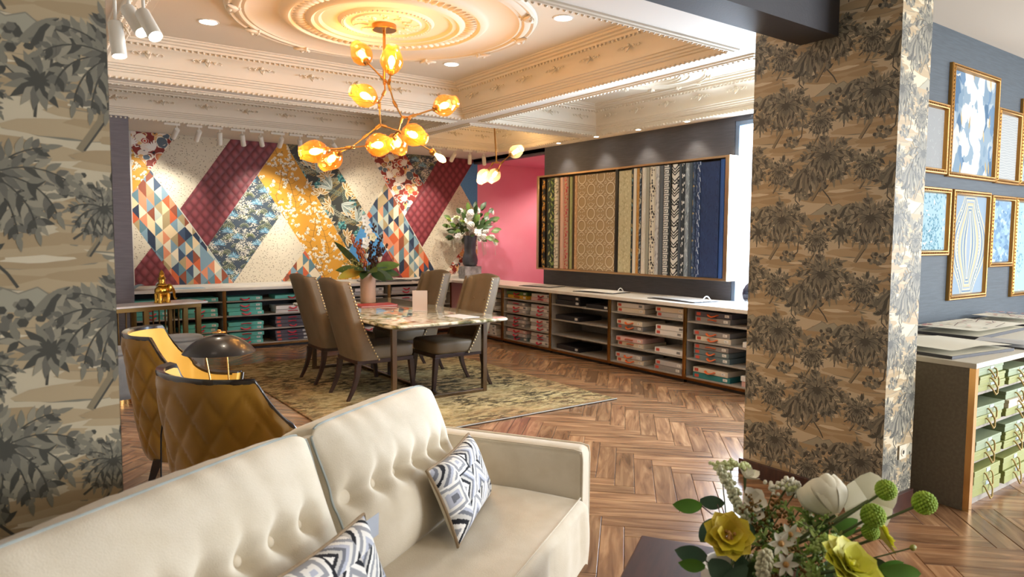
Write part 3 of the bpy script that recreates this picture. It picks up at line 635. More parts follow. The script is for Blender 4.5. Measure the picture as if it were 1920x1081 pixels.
for tier, l, r in ((3, ['yellow', 'green'], ['pink', W_]), (2, [PG, W_, GY], [PG, W_, PG]), (1, [GY, PG, GY], [W_, PG, W_, W_][:3]), (0, ['slate', PG, 'pink'], [W_, PG, W_])):
    stack('first unit, sample rack', rightpos(7.80), tier, 'far', l, .46, .05, .34, group=gr); stack('first unit, sample rack', rightpos(7.27), tier, 'near', r, .42, .05, .34, group=gr)
for tier, l, r in ((3, [K_, K_], [K_]), (2, [K_], []), (0, [K_], [])):
    stack('second unit, sample rack', rightpos(6.70), tier, 'far', l, .46, .06, .38, rib=None, group=gr, lab=2 if 0 else 1); stack('second unit, sample rack', rightpos(6.15), tier, 'near', r, .40, .05, .34, rib=None, group=gr)
for tier, l, r, lr, rr in ((3, ['cream', W_], [PG, 'cream'], None, None), (2, [GY, 'cream'], [W_, W_], 'orange', None), (1, ['cream', 'pink'], [W_], 'orange', None), (0, ['cream', 'pale grey'], [GY, PG], 'orange', None)):
    stack('third unit, sample rack', rightpos(5.61), tier, 'far', l, .42, .055, .36, rib=lr, group=gr, lab=2); stack('third unit, sample rack', rightpos(5.02), tier, 'near', r, .40, .055, .36, rib=rr, group=gr, lab=2)
for tier, l, r in ((3, [GY, DG], []), (2, ['cream', GY], [W_]), (1, ['slate', 'slate', GY], []), (0, ['deep teal', 'cream'], ['pink', W_])):
    stack('fourth unit, sample rack', rightpos(4.46), tier, 'far', l, .44, .055, .38, rib='orange' if l[-1] != 'cream' else [None, 'orange'], group=gr, lab=2); stack('fourth unit, sample rack', rightpos(3.90), tier, 'near', r, .40, .055, .36, group=gr, rib=None)

# open catalogues and sheets on the worktops
pap = P('paper_white', '#efece6', .6); papb = P('paper_blue', '#9fc3d2', .5); papg = P('paper_grey', '#b9b7b4', .55)
def catalogue(name, label, loc, rz, w, d, h, m, ring=0, curl=.01):
    t = thing(name, label, 'catalogue', loc, rz)
    MB().box(-w / 2, w / 2, -d / 2, d / 2, 0, h * .35).build('cover', P('catalogue_cover', '#3f3f44', .5), t)
    MB().grid(lambda u, v: (-w / 2 + .008 + u * (w - .016), -d / 2 + .006 + v * (d - .012), h * .35 + .0006 + h * .62 * (1 - .35 * u) + curl * math.sin(u * PI) ** 2), 14, 2).grid(lambda u, v: (-w / 2 + .008 + u * (w - .016), -d / 2 + .006 + (1 - v) * (d - .012), h * .352), 2, 2).build('pages', m, t, smooth=60)
    if ring: MB().tube([(w * .5 - .02 + .0 * k, -.07 + .014 * k, .01 + .055 * math.sin(PI * k / 10)) for k in range(11)], .006, 6).build('carry_handle', plate, t, smooth=60)
    return t
catalogue('sample_catalogue', 'flat grey catalogue on the rack counter near the pink alcove', (5.93, 7.55, .8305), -1.35, .55, .34, .014, papg, 0, .002)
catalogue('sample_catalogue', 'wide open catalogue on the counter under the middle of the rack', (5.93, 6.35, .8305), -1.4, .62, .36, .016, pap, 1, .004)
catalogue('sample_catalogue', 'open catalogue with white carry handle near the window end', (5.93, 5.05, .8305), -1.65, .72, .38, .016, papg, 1, .004)
catalogue('sample_catalogue', 'striped black and white catalogue on the patterned-wall counter behind chairs', (3.55, 9.66, .8305), .1, .42, .30, .04, P('stripes', '#d9d6d0', .5), 0, .004)
catalogue('sample_catalogue', 'thick white open catalogue behind the orchid vase', (4.55, 9.66, .8305), -.12, .75, .34, .045, pap, 0, .03)
catalogue('sample_catalogue', 'white open catalogue left of the stone pedestal', (5.25, 9.64, .8305), .08, .50, .30, .03, pap, 0, .018)
for k in range(7):
    st = bpy.data.objects[[o.name for o in bpy.data.objects if o.get('label', '').startswith('striped black')][0]]
    MB().box(-.19 + k * .055, -.165 + k * .055, -.142, .142, .037, .0395 + .004 - .0000).build('stripe', P('stripe_black', '#2c2b2b', .5), st)
# rolled wallpaper on the far counter
t = thing('wallpaper_roll', 'half unrolled pale blue wallpaper roll on the far left counter', 'wallpaper roll', (1.36, 9.62, .8305), 0)
MB().grid(lambda u, v: ((-.24 + .28 * u) if u < .5 else (-.10 + .05 * (u - .5)), -.14 + .28 * v, .004 + .06 * (math.sin(min(u, .5) * PI) ** 2)), 10, 2).build('sheet', papb, t, smooth=60)
def spiral(u, v): a = u * 5.5 * PI; r = .040 - .022 * u; return (.12 + r * math.cos(a), -.15 + .3 * v, .0425 + r * math.sin(a))
MB().grid(spiral, 60, 2).build('roll', pap, t, smooth=180)
MB().box(.16, .62, -.12, .12, 0, .004).build('loose_sheet', papb, t)
# ------------------------------------------------------------------ fabric sample rack on the charcoal wall
rk = thing('sample_rack', 'long gold-framed rack of hanging fabric samples on the charcoal wall', 'rack', (6.30, 6.29, 1.05))
rg = P('rose_gold', '#d8b48c', .28, metal=1)
for nm, b_ in (('frame_rail', (-.17, 0, -1.65, 1.65, 1.305, 1.33)), ('frame_rail', (-.17, 0, -1.65, 1.65, 0, .025)), ('frame_upright', (-.17, 0, -1.65, -1.60, .025, 1.305)), ('frame_upright', (-.17, 0, 1.60, 1.65, .025, 1.305))): MB().box(*b_).build(nm, rg, rk, bev=.003)
MB().box(-.012, 0, -1.60, 1.60, .025, 1.305).build('back_board', P('rack_back', '#2a2320', .6), rk)
MB().box(-.165, -.15, .003, .052, .025, 1.305).build('centre_stile', P('stile_black', '#1d1a19', .4), rk)
ar_ = random.Random(21)
def fab(kind, cs):
    A = Art(); w, h = .2, .3
    if kind == 'leaf':
        for k in range(26): A.leaf(ar_.uniform(0, w), ar_.uniform(0, h), ar_.uniform(.4, 2.6), .07, .022, ar_.choice(cs))
    elif kind == 'lattice':
        for k in range(12): A.line([(ar_.uniform(0, w), ar_.uniform(0, h)) for _ in range(2)] , .006, cs[0])
        for k in range(6): A.line([(0, k * .05), (w, k * .05 + ar_.uniform(-.03, .03))], .005, cs[0])
    elif kind == 'key':
        w, h = .09, .075
        A.line([(0, .01), (.08, .01), (.08, .06), (.02, .06), (.02, .03), (.055, .03), (.055, .045)], .009, cs[0])
    elif kind == 'zig':
        w, h = .12, .24
        for k in range(7): A.line([(0, k * .035), (w * .5, k * .035 + .06), (w, k * .035)], .013, cs[k % len(cs)])
        for k in range(6): A.leaf(w * .5, .12, k * 1.05, .06, .018, cs[0])
    elif kind == 'dots':
        for k in range(60): A.disc(ar_.uniform(0, w), ar_.uniform(0, h), ar_.uniform(.004, .011), ar_.choice(cs), 6, 1.6)
    elif kind == 'stroke':
        for k in range(46): x, y = ar_.uniform(0, w), ar_.uniform(0, h); A.line([(x, y), (x + ar_.uniform(-.02, .02), y + ar_.uniform(.02, .06))], ar_.uniform(.003, .008), ar_.choice(cs))
    elif kind == 'moroccan':
        w, h = .36, .31
        for k, wd, c in ((0, .026, cs[1]), (1, .017, cs[0])):
            dx = .004 * (1 - k)
            for a, b_ in ((.09, .0775), (.27, .2325)):
                A.ring(a + dx, b_ - dx, .072, wd, c, n=26)
                for t in range(4): A.ring(a + dx + .09 * (-1 if t in (1, 2) else 1), b_ - dx + .0775 * (-1 if t > 1 else 1), .016, wd * .6, c, n=12)
            for a, b_ in ((.27, .0775), (.09, .2325)):
                for t in range(4):
                    th = PI / 4 + t * PI / 2; A.line([(a + dx + .018 * math.cos(th), b_ - dx + .018 * math.sin(th)), (a + dx + .05 * math.cos(th), b_ - dx + .05 * math.sin(th))], wd * .6, c)
                A.ring(a + dx, b_ - dx, .066, wd * .7, c, .35, PI - .35, 10); A.ring(a + dx, b_ - dx, .066, wd * .7, c, PI + .35, 2 * PI - .35, 10)
    return A.wrap(w, h), w, h
def shade(c, f): return '#%02x%02x%02x' % tuple(max(0, min(255, int(int(c[i:i + 2], 16) * f))) for i in (1, 3, 5))
SAMP = [(7.849, 7.781, 'leaf', '#2b2a2a', ['#c98b3a', '#e0b060'], 'black fabric strip with orange leaves at the rack far end'), (7.781, 7.718, None, '#3e4549', 0, 'plain charcoal fabric strip near the rack far end'),
(7.718, 7.572, 'leaf', '#39443e', ['#8ea25a', '#c9c98d', '#5d7350'], 'dark fabric sample with green leaf print'), (7.572, 7.49, 'lattice', '#e3dccb', ['#262422'], 'white fabric strip with black crackle lattice'),
(7.49, 7.444, 'stroke', '#8a6b48', ['#5b4630', '#a98a60'], 'narrow tan brown fabric strip beside the crackle lattice'), (7.444, 7.359, None, '#e2bfae', 0, 'plain pale pink fabric strip'), (7.359, 7.28, 'dots', '#cda88a', ['#c23a4d', '#d2606a'], 'beige fabric strip with red blossom print'),
(7.28, 7.222, 'stroke', '#b9c08a', ['#a8b070'], 'light green fabric strip on the rack'), (7.222, 7.138, None, '#4b3a2f', 0, 'dark brown fabric strip left of the ogee panel'), (7.138, 7.071, 'dots', '#d3aa80', ['#e6c39c', '#b88a62'], 'peach textured fabric strip left of the ogee panel'),
(7.071, 6.348, 'moroccan', '#b9a07a', ['#e6d9bd', '#8a7250'], 'wide beige panel with raised cream medallion trellis'),
(6.285, 6.065, 'dots', '#d0c69f', ['#e2dab8', '#bdb288'], 'cream patterned panel right of the black stile'), (6.06, 6.035, 'leaf', '#2f3c40', ['#c9b27a', '#7da0a0'], 'thin dark leafy roll beside the cream panel'), (6.035, 5.978, None, '#e6dcc8', 0, 'plain cream fabric roll'), (5.978, 5.93, 'stroke', '#c08a45', ['#d9ab68'], 'golden tan fabric roll'), (5.93, 5.897, 'leaf', '#37404a', ['#cfc6ae', '#8a96a0'], 'thin slate floral fabric roll'),
(5.897, 5.823, 'stroke', '#d8d0c0', ['#c2b8a6', '#e8e2d6'], 'cream marbled fabric roll'), (5.823, 5.771, None, '#a39e8c', 0, 'plain khaki grey fabric roll'), (5.771, 5.681, 'dots', '#ddd3bd', ['#28262a', '#3a3638'], 'cream fabric roll with black spots'), (5.681, 5.617, 'stroke', '#c4c0ba', ['#8f8c8a', '#dedad4'], 'silver grey streaked fabric roll'), (5.617, 5.554, None, '#5c5f62', 0, 'plain mid grey fabric roll'),
(5.554, 5.463, 'key', '#dcd8cf', ['#3c4043'], 'fabric roll with grey key fret pattern'), (5.463, 5.439, None, '#2d3133', 0, 'thin black fabric roll beside the key fret'), (5.439, 5.323, 'zig', '#e2ddd2', ['#262829', '#262829', '#dcd6ca'], 'fabric roll with bold black and white chevron leaves'), (5.323, 5.283, None, '#4c5258', 0, 'thin slate fabric roll beside the chevrons'), (5.283, 5.236, 'dots', '#33383d', ['#d6d2ca'], 'black fabric roll with white spots'), (5.236, 5.171, 'stroke', '#8b9398', ['#4a5660', '#c2c8ca'], 'grey feather patterned fabric roll'),
(5.171, 5.125, None, '#47525c', 0, 'plain blue grey fabric roll'), (5.125, 5.08, 'leaf', '#4a5a70', ['#b59a68', '#2d3a54'], 'blue fabric roll with tan leaves'), (5.08, 5.019, 'stroke', '#2c3c5c', ['#d0d4da', '#6d7c98'], 'navy fabric roll with white streaks'), (5.015, 4.765, 'stroke', '#26365a', ['#2d3f66', '#1f2d4c'], 'wide plain navy panel at the rack window end'), (4.76, 4.70, None, '#2a4a80', 0, 'thin bright blue strip at the rack window end')]
fpm = printm('fabric_print', .7)
for i, (y1, y0, kind, base, cs, lb) in enumerate(SAMP):
    w = y1 - y0 - .006; r = w > .2; H = 1.25 if i < 12 or r else 1.265; m = MB(); bc = lin(base); d = .03 if r else min(.05, w * .5); f0 = -.155 if i < 11 else (-.16 if r else -.17)
    if i in (1, 4, 7, 8): f0 = -.12
    pf = [(w / 2, 0), (w / 2, -d * .55), (w / 2 * .72, -d * .92), (w / 2 * .3, -d), (-w / 2 * .3, -d), (-w / 2 * .72, -d * .92), (-w / 2, -d * .55), (-w / 2, 0)] if not r else [(w / 2, 0), (w / 2, -d), (-w / 2, -d), (-w / 2, 0)]
    m.loft([[Vector((x, y, z)) for y, x in pf] for z in (0, H)], True, True, bc)
    if kind:
        A, tw, th = fab(kind, cs)
        if r: onplane(m, A.tiled([(-w / 2, 0), (w / 2, 0), (w / 2, H), (-w / 2, H)], tw, th, 0, .02 * i), (-d, 0, 0), (0, -1, 0), (0, 0, 1), (-1, 0, 0), .0004, 8e-6)
        else:
            for (ya, xa), (yb, xb) in zip(pf[1:6], pf[2:7]):
                ln = math.hypot(ya - yb, xa - xb); u = Vector((xb - xa, yb - ya, 0)) / ln; s0 = w / 2 - ya
                pol = A.tiled([(s0, 0), (s0 + ln, 0), (s0 + ln, H), (s0, H)], tw, th, .013 * i, .03 * i)
                onplane(m, [([(x - s0, y) for x, y in p], c, k) for p, c, k in pol], (xa, ya, 0), u, (0, 0, 1), Vector((u.y, -u.x, 0)) if u.cross(Vector((0, 0, 1))).x > 0 else u.cross(Vector((0, 0, 1))), .0004, 8e-6)
    tag(m.build('fabric_sample', fpm, None, cols=True, loc=(6.30 + f0 + d + .0, (y0 + y1) / 2, 1.078 if not (i > 11 and not r) else 1.076)), lb, 'fabric sample', 'fabric samples on the rack')

# ------------------------------------------------------------------ gold framed wallpaper samples
gf = P('gilt_frame', '#b98a4a', .3, metal=.9, bump=(60, .3)); gf2 = P('gilt_dark', '#7a5a30', .4, metal=.8)
FR = [(5.30, 5.85, 2.0, 2.53, 'grey', 'small gold frame of plain grey paper beside the pillar'), (5.87, 6.77, 1.99, 2.855, 'abstract', 'largest gold frame with blue and white abstract paper'), (6.775, 7.285, 1.985, 2.62, 'ripple', 'gold frame with white rippled paper right of the largest frame'), (7.29, 7.95, 1.99, 2.75, 'abstract', 'gold frame at the top right edge of the picture'),
(5.38, 5.955, 1.38, 1.90, 'paisley', 'small gold frame with pale blue scrolling paisley paper'), (5.995, 6.705, 1.02, 1.90, 'ogee', 'tall gold frame with mirrored blue and cream marbling'), (6.735, 7.24, 1.27, 1.885, 'cloud', 'gold frame with cloudy light blue paper'), (7.255, 7.95, .995, 1.885, 'paisley', 'gold frame with blue scroll paper at the right edge')]
fa = random.Random(4)
def frame_art(kind, w, h):
    A = Art()
    if kind == 'grey':
        A.base = '#a3a6a6'
        for k in range(260): x, y = fa.uniform(0, w), fa.uniform(0, h); A.line([(x, y), (x + fa.uniform(-.02, .02), y + fa.uniform(-.01, .03))], .004, fa.choice(['#a6a9aa', '#c2c4c4', '#aeb0b0']))
    elif kind == 'abstract':
        A.base = '#8fa3b2'
        for k in range(150):
            x, y = fa.uniform(0, w), fa.uniform(0, h); cent = abs(x / w - .5) < .2
            A.disc(x, y, fa.uniform(.02, .07), fa.choice(['#e3e9ee', '#d3dce2', '#c9d3da'] if cent else ['#6d8aa6', '#a8b6c0', '#c9ccc6', '#54728f', '#7f97aa']), 9, 1.5, fa.random(), .7, fa)
        for k in range(12): A.leaf(fa.uniform(0, w), fa.uniform(0, h), 1.57 + fa.uniform(-.3, .3), .12, .025, fa.choice(['#b9a06a', '#c9b587']))
    elif kind == 'ripple':
        A.base = '#adb1b1'
        for k in range(30): A.line([(w * (t / 8), h * k / 30 + .006 * math.sin(t * 2.2 + k)) for t in range(9)], .006, '#bfc2c1')
    elif kind == 'paisley':
        A.base = '#a5c3cf'
        for k in range(9):
            x, y, s = fa.uniform(.05, w - .05), fa.uniform(.05, h - .05), fa.choice((-1, 1))
            for t in range(26): a = t * .42; r = .13 - .0048 * t; A.disc(x + s * r * math.cos(a), y + r * 1.4 * math.sin(a), .009, fa.choice(['#5f8f9f', '#7fa8b6', '#4f7d90']), 5)
            A.ring(x, y, .05, .006, '#6f9cae', n=12)
        for k in range(50): A.leaf(fa.uniform(0, w), fa.uniform(0, h), fa.uniform(0, 6.3), .05, .014, fa.choice(['#6f9cae', '#8db4c2', '#d5e6ec']), .3)
    elif kind == 'ogee':
        A.base = '#93a8bb'
        for k in range(13):
            s = 1 - k * .075; c = ['#c9c2a8', '#8499b0', '#bdbfae', '#6f88a4', '#d2cab0', '#9aaabb', '#bfb694'][k % 7]
            A.poly([(w / 2 + w * .5 * s * (.30 + .7 * math.cos(PI * (t - 10) / 20) ** 1.6) * (1 if 1 else 0), h * (.5 + (t - 10) / 20 * (.96 - .03 * k))) for t in range(21)] + [(w / 2 - w * .5 * s * (.30 + .7 * math.cos(PI * (t - 10) / 20) ** 1.6), h * (.5 + (t - 10) / 20 * (.96 - .03 * k))) for t in range(20, -1, -1)], c)
        for k in range(24):
            y = h * (.12 + .76 * k / 23); x = .19 * w * (1 + .9 * math.cos(PI * (y / h - .5)))
            for s in (-1, 1): A.disc(w / 2 + s * x * .8, y, .006, '#e6e6dc', 6)
    else:
        A.base = '#86a6c0'
        for k in range(190): A.disc(fa.uniform(0, w), fa.uniform(0, h), fa.uniform(.015, .045), fa.choice(['#9db9cf', '#7496b4', '#b2c8d8', '#6586a6', '#8fb0c8']), 8, .6, fa.random(), .6, fa)
    return A
for x0, x1, z0, z1, kind, lb in FR:
    w, h = x1 - x0, z1 - z0; t = thing('picture_frame', lb, 'picture frame', (x0, 2.45, z0), 0, 'gold framed wallpaper samples')
    def rect(d, y): return [Vector((d, y, d)), Vector((w - d, y, d)), Vector((w - d, y, h - d)), Vector((d, y, h - d))]
    MB().loft([rect(0, -.0005), rect(0, -.022), rect(.006, -.03), rect(.014, -.03), rect(.018, -.024), rect(.03, -.036), rect(.036, -.034), rect(.044, -.016), rect(.046, -.008)], True, False).build('frame_moulding', gf, t, smooth=30)
    m = MB()
    for (ax, az, dx, dz, ln) in ((.024, .024, 1, 0, w - .048), (.024, h - .024, 1, 0, w - .048), (.024, .024, 0, 1, h - .048), (w - .024, .024, 0, 1, h - .048)):
        for k in range(int(ln / .03)): m.ball((ax + dx * (k + .5) * .03, -.029, az + dz * (k + .5) * .03), .0075, 5, 4)
    tag(m.build('gilt_beading', gf2, t, smooth=180), kind='stuff')
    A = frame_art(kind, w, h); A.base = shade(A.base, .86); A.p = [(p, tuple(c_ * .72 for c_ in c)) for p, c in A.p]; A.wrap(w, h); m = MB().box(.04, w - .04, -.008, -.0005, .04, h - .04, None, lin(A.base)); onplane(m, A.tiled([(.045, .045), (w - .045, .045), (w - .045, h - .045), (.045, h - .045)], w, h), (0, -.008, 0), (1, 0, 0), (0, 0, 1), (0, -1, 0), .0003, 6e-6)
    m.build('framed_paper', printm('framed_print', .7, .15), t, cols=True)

# ------------------------------------------------------------------ right-hand cabinet with green boxes
lin_m = P('linen_panel', '#6d6353', .7, var=('#776d5c', 60), bump=(200, .3)); ltop = P('cabinet_top', '#cfc8b8', .45)
cb = thing('display_cabinet', 'linen-sided shelf cabinet with brass edge right of the papered pillar', 'cabinet', (4.24, 1.57, 0))
MB().box(0, .03, .02, .875, 0, .80).build('side_panel', lin_m, cb); MB().box(-.004, .034, -.012, .02, 0, .80).build('brass_edge', gold, cb)
MB().box(.034, 2.6, .86, .875, .05, .80).build('back_panel', dkin, cb); MB().box(.034, 2.6, .03, .86, 0, .05).build('plinth', carc, cb)
for z in SZ[1:]: MB().box(.034, 2.6, .02, .86, z - .006, z + .012).build('shelf', carc, cb)
MB().box(1.1, 1.13, .02, .86, .05, .80).build('divider', carc, cb); MB().box(2.57, 2.6, .02, .86, .05, .80).build('side_panel', carc, cb)
MB().box(-.006, 2.606, -.014, .877, .80, .83).build('cabinet_top', ltop, cb, bev=.003)
rope = P('rope_gold', '#a88f52', .6); tagb = P('tag_blue', '#b8c8d2', .4)
def rbox(label, c, w, h, d, x, y, z, rz=0):
    t = thing('sample_box', label, 'sample box', (x, y, z), rz, 'green sample boxes in the right cabinet')
    MB().box(-w / 2, w / 2, 0, d, 0, h * .6).build('body', boxm(c), t, bev=.003); MB().box(-w / 2 - .003, w / 2 + .003, -.003, d + .003, h * .6, h * .97).build('lid', boxm(c), t, bev=.003)
    MB().tube([(-.04, .002, h * .62), (-.042, -.012, h * .5), (-.03, -.022, h * .1), (-.008, -.028, -.025), (.018, -.026, -.02), (.036, -.02, h * .2), (.042, -.012, h * .5), (.04, .002, h * .62)], .0048, 6).build('rope_handle', rope, t, smooth=60)
    MB().box(-.02, .03, -.005, -.002, h * .62, h * .9).build('label_plate', tagb, t)
LM, SG = 'lime', 'sage'; q = 0
for tier, l, r in ((3, [LM, LM, SG], [LM, SG]), (2, [LM, SG], [LM, 'cream', SG]), (1, [LM, SG], [LM, LM, SG]), (0, [LM, LM], [LM, LM])):
    for side, cols, x in (('left', l, 4.50), ('right', r, 4.92)):
        z = (SZ[tier] + .0125) if tier else .0505; h = {3: .046, 2: .056 if len(cols) < 3 else .05, 1: .058 if len(cols) < 3 else .05, 0: .08}[tier]
        for i, c in enumerate(cols):
            n = ('lower' if i == 0 else 'upper') if len(cols) == 2 else ('lowest', 'middle', 'topmost')[i]
            rbox('%s box with rope handle, %s of %s pair, %s shelf, right cabinet' % (c, n, side, TIER[tier]) if len(cols) == 2 else '%s box with rope handle, %s of %s three, %s shelf, right cabinet' % (c, n, side, TIER[tier]), c, .36, h, .34, x + bb.uniform(-.012, .012), 1.568 + bb.uniform(0, .014), z, bb.uniform(-.03, .03)); z += h + .0005
t = catalogue('sample_catalogue', 'thick white open catalogue at the pillar end of the right cabinet', (4.62, 1.88, .8305), -.12, .66, .46, .05, P('paper_cream', '#e9e4d2', .6), 0, .012)
t = catalogue('sample_catalogue', 'thin grey swatch book beside the thick catalogue, right cabinet', (5.16, 1.745, .8305), .1, .30, .28, .03, papg)
def printed(label, loc, rz, w, d, h, seed):
    t = catalogue('sample_catalogue', label, loc, rz, w, d, h, P('paper_cream'), 0, .0); g = random.Random(seed); A = Art()
    for k in range(26): A.disc(g.uniform(0, w), g.uniform(0, d), g.uniform(.012, .03), g.choice(['#d79a98', '#e8b9b0', '#a86a60', '#cfc0a8', '#8c8f80']), 8, .7, 0, .4, g)
    for k in range(8): A.line([(g.uniform(0, w), g.uniform(0, d)) for _ in range(3)], .006, '#6b4a40')
    A.wrap(w, d); m = MB(); onplane(m, A.tiled([(.02, .02), (w - .02, .02), (w - .02, d - .02), (.02, d - .02)], w, d), (-w / 2, -d / 2, h * .99 + .002), (1, 0, 0), (0, 1, 0), (0, 0, 1)); m.build('page_print', pm_, t, cols=True)
printed('large open catalogue with pink flower print against the slate wall', (5.72, 2.15, .8305), .03, .95, .42, .06, 1)
printed('small floral catalogue behind the large one at the right edge', (6.55, 2.2, .8305), .1, .5, .4, .07, 2)
# ------------------------------------------------------------------ rug
def rug_mat():
    m = bpy.data.materials.new('rug_weave'); m.use_nodes = True; nt = m.node_tree; N = nt.nodes.new; K = nt.links.new; b = nt.nodes['Principled BSDF']; b.inputs['Roughness'].default_value = .95; b.inputs['Specular IOR Level'].default_value = .1
    tc = N('ShaderNodeTexCoord')
    def noise(sc_, st, det=6, dist=0):
        mp = N('ShaderNodeMapping'); mp.inputs['Scale'].default_value = st; K(tc.outputs['Object'], mp.inputs[0]); n = N('ShaderNodeTexNoise'); n.inputs['Scale'].default_value = sc_; n.inputs['Detail'].default_value = det; n.inputs['Distortion'].default_value = dist; n.inputs['Roughness'].default_value = .5 if det < 4 else .72; K(mp.outputs[0], n.inputs[0]); return n.outputs[0]
    def ramp(v, *st):
        r = N('ShaderNodeValToRGB'); E = r.color_ramp.elements
        while len(E) < len(st): E.new(.5)
        for e, (p, c) in zip(E, st): e.position = p; e.color = lin(c) + (1,)
        K(v, r.inputs[0]); return r.outputs[0]
    def mix(f, a, c):
        x = N('ShaderNodeMix'); x.data_type = 'RGBA'; K(f, x.inputs[0]); K(a, x.inputs[6]); K(c, x.inputs[7]); return x.outputs[2]
    c1 = ramp(noise(5.5, (1, 1.8, 1), 10, .3), (.30, '#665f3c'), (.42, '#a39160'), (.50, '#c3b184'), (.60, '#8f7f54'), (.70, '#a8825a'))
    dk = ramp(noise(8, (1, 2.2, 1), 12, .5), (.47, "#000000"), (.53, "#ffffff"))
    pt_ = ramp(noise(1.7, (1, 1, 1), 3, .3), (.36, "#333333"), (.52, "#ffffff")); mm_ = N('ShaderNodeMix'); mm_.data_type = 'RGBA'; mm_.blend_type = 'MULTIPLY'; mm_.inputs[0].default_value = 1; K(dk, mm_.inputs[6]); K(pt_, mm_.inputs[7]); dk = mm_.outputs[2]
    c1 = mix(ramp(noise(1.1, (1, 1, 1), 3), (.45, '#000000'), (.62, '#bbbbbb')), c1, ramp(noise(9, (1, 1.6, 1), 8), (.35, '#7a5a3a'), (.6, '#b88c60')))
    c2 = mix(dk, c1, ramp(noise(14, (1, 1, 1), 4), (.3, '#2e2b25'), (.7, '#5e5238')))
    sp = N('ShaderNodeSeparateXYZ'); K(tc.outputs['Generated'], sp.inputs[0])
    def edge(o):
        a = N('ShaderNodeMath'); a.operation = 'SUBTRACT'; a.inputs[1].default_value = .5; K(o, a.inputs[0]); q = N('ShaderNodeMath'); q.operation = 'ABSOLUTE'; K(a.outputs[0], q.inputs[0]); return q.outputs[0]
    mx = N('ShaderNodeMath'); mx.operation = 'MAXIMUM'; K(edge(sp.outputs[0]), mx.inputs[0]); K(edge(sp.outputs[1]), mx.inputs[1])
    ad = N('ShaderNodeMath'); ad.operation = 'ADD'; K(mx.outputs[0], ad.inputs[0]); nz = N('ShaderNodeMath'); nz.operation = 'MULTIPLY'; nz.inputs[1].default_value = .08; K(noise(6, (1, 1, 1)), nz.inputs[0]); K(nz.outputs[0], ad.inputs[1])
    bm = ramp(ad.outputs[0], (.44, '#000000'), (.455, '#999999'), (.52, '#777777'), (.535, '#dddddd'))
    c3 = mix(bm, c2, ramp(noise(14, (1, 1, 1), 9, 1), (.35, '#3a3629'), (.46, '#a0714a'), (.56, '#5b5636'), (.66, '#bfa26a')))
    K(c3, b.inputs['Base Color'])
    bp = N('ShaderNodeBump'); bp.inputs['Strength'].default_value = .5; bp.inputs['Distance'].default_value = .004; K(noise(160, (1, 1, 1), 2), bp.inputs['Height']); K(bp.outputs[0], b.inputs['Normal']); return m
rug = thing('area_rug', 'worn gold and olive area rug under the dining table', 'rug', (3.22, 6.47, 0))
MB().box(-1.30, 1.30, -1.85, 1.85, .0005, .012).build('rug_pile', rug_mat(), rug, bev=.004)
MB().tube([(-1.30, -1.856, .007), (1.30, -1.856, .007)], .0075, 8).build('selvedge_cord', P('selvedge_dark', '#3b3a3c', .8), rug)
MB().tube([(-1.30, -1.864, .010), (1.30, -1.864, .010)], .0045, 6).build('selvedge_thread', P('selvedge_light', '#b9b3a4', .8), rug)

# ------------------------------------------------------------------ dining table
def stone_mat():
    m = bpy.data.materials.new('agate_stone'); m.use_nodes = True; nt = m.node_tree; N = nt.nodes.new; K = nt.links.new; b = nt.nodes['Principled BSDF']; b.inputs['Roughness'].default_value = .06; b.inputs['Coat Weight'].default_value = .4; b.inputs['Coat Roughness'].default_value = .03
    tc = N('ShaderNodeTexCoord'); n = N('ShaderNodeTexNoise'); n.inputs['Scale'].default_value = 3.4; n.inputs['Detail'].default_value = 7; n.inputs['Distortion'].default_value = 2.2; K(tc.outputs['Object'], n.inputs[0])
    r = N('ShaderNodeValToRGB'); E = r.color_ramp.elements
    for _ in range(4): E.new(.5)
    for e, (p, c) in zip(E, ((.30, '#2e2c22'), (.40, '#8d8658'), (.47, '#d8cfb4'), (.55, '#e6ddc8'), (.63, '#b39f78'), (.74, '#5b4b38'))): e.position = p; e.color = lin(c) + (1,)
    K(n.outputs[0], r.inputs[0]); K(r.outputs[0], b.inputs['Base Color']); return m
steel = P('bronze_steel', '#8a7866', .25, metal=1)
dt = thing('dining_table', 'long dining table with polished agate stone top and bronze frame', 'table', (3.165, 6.58, .0125))
softbox(MB(), 1.245, 2.60, .7085, .7375, .014, .08).build('table_top', stone_mat(), dt, smooth=40)
MB().box(-.47, .51, -1.03, 1.03, .655, .7085).build('apron', steel, dt, bev=.003)
for x in (-.455, .505):
    for y in (-1.01, 1.01): MB().box(x - .022, x + .022, y - .022, y + .022, .0, .7085).build('leg', steel, dt, bev=.003)
for y in (-1.01, 1.01): MB().box(-.433, .483, y - .02, y + .02, 0, .03).build('floor_bar', steel, dt, bev=.003)
MB().box(.01, .05, -.99, .99, 0, .03).build('floor_bar', steel, dt, bev=.003)

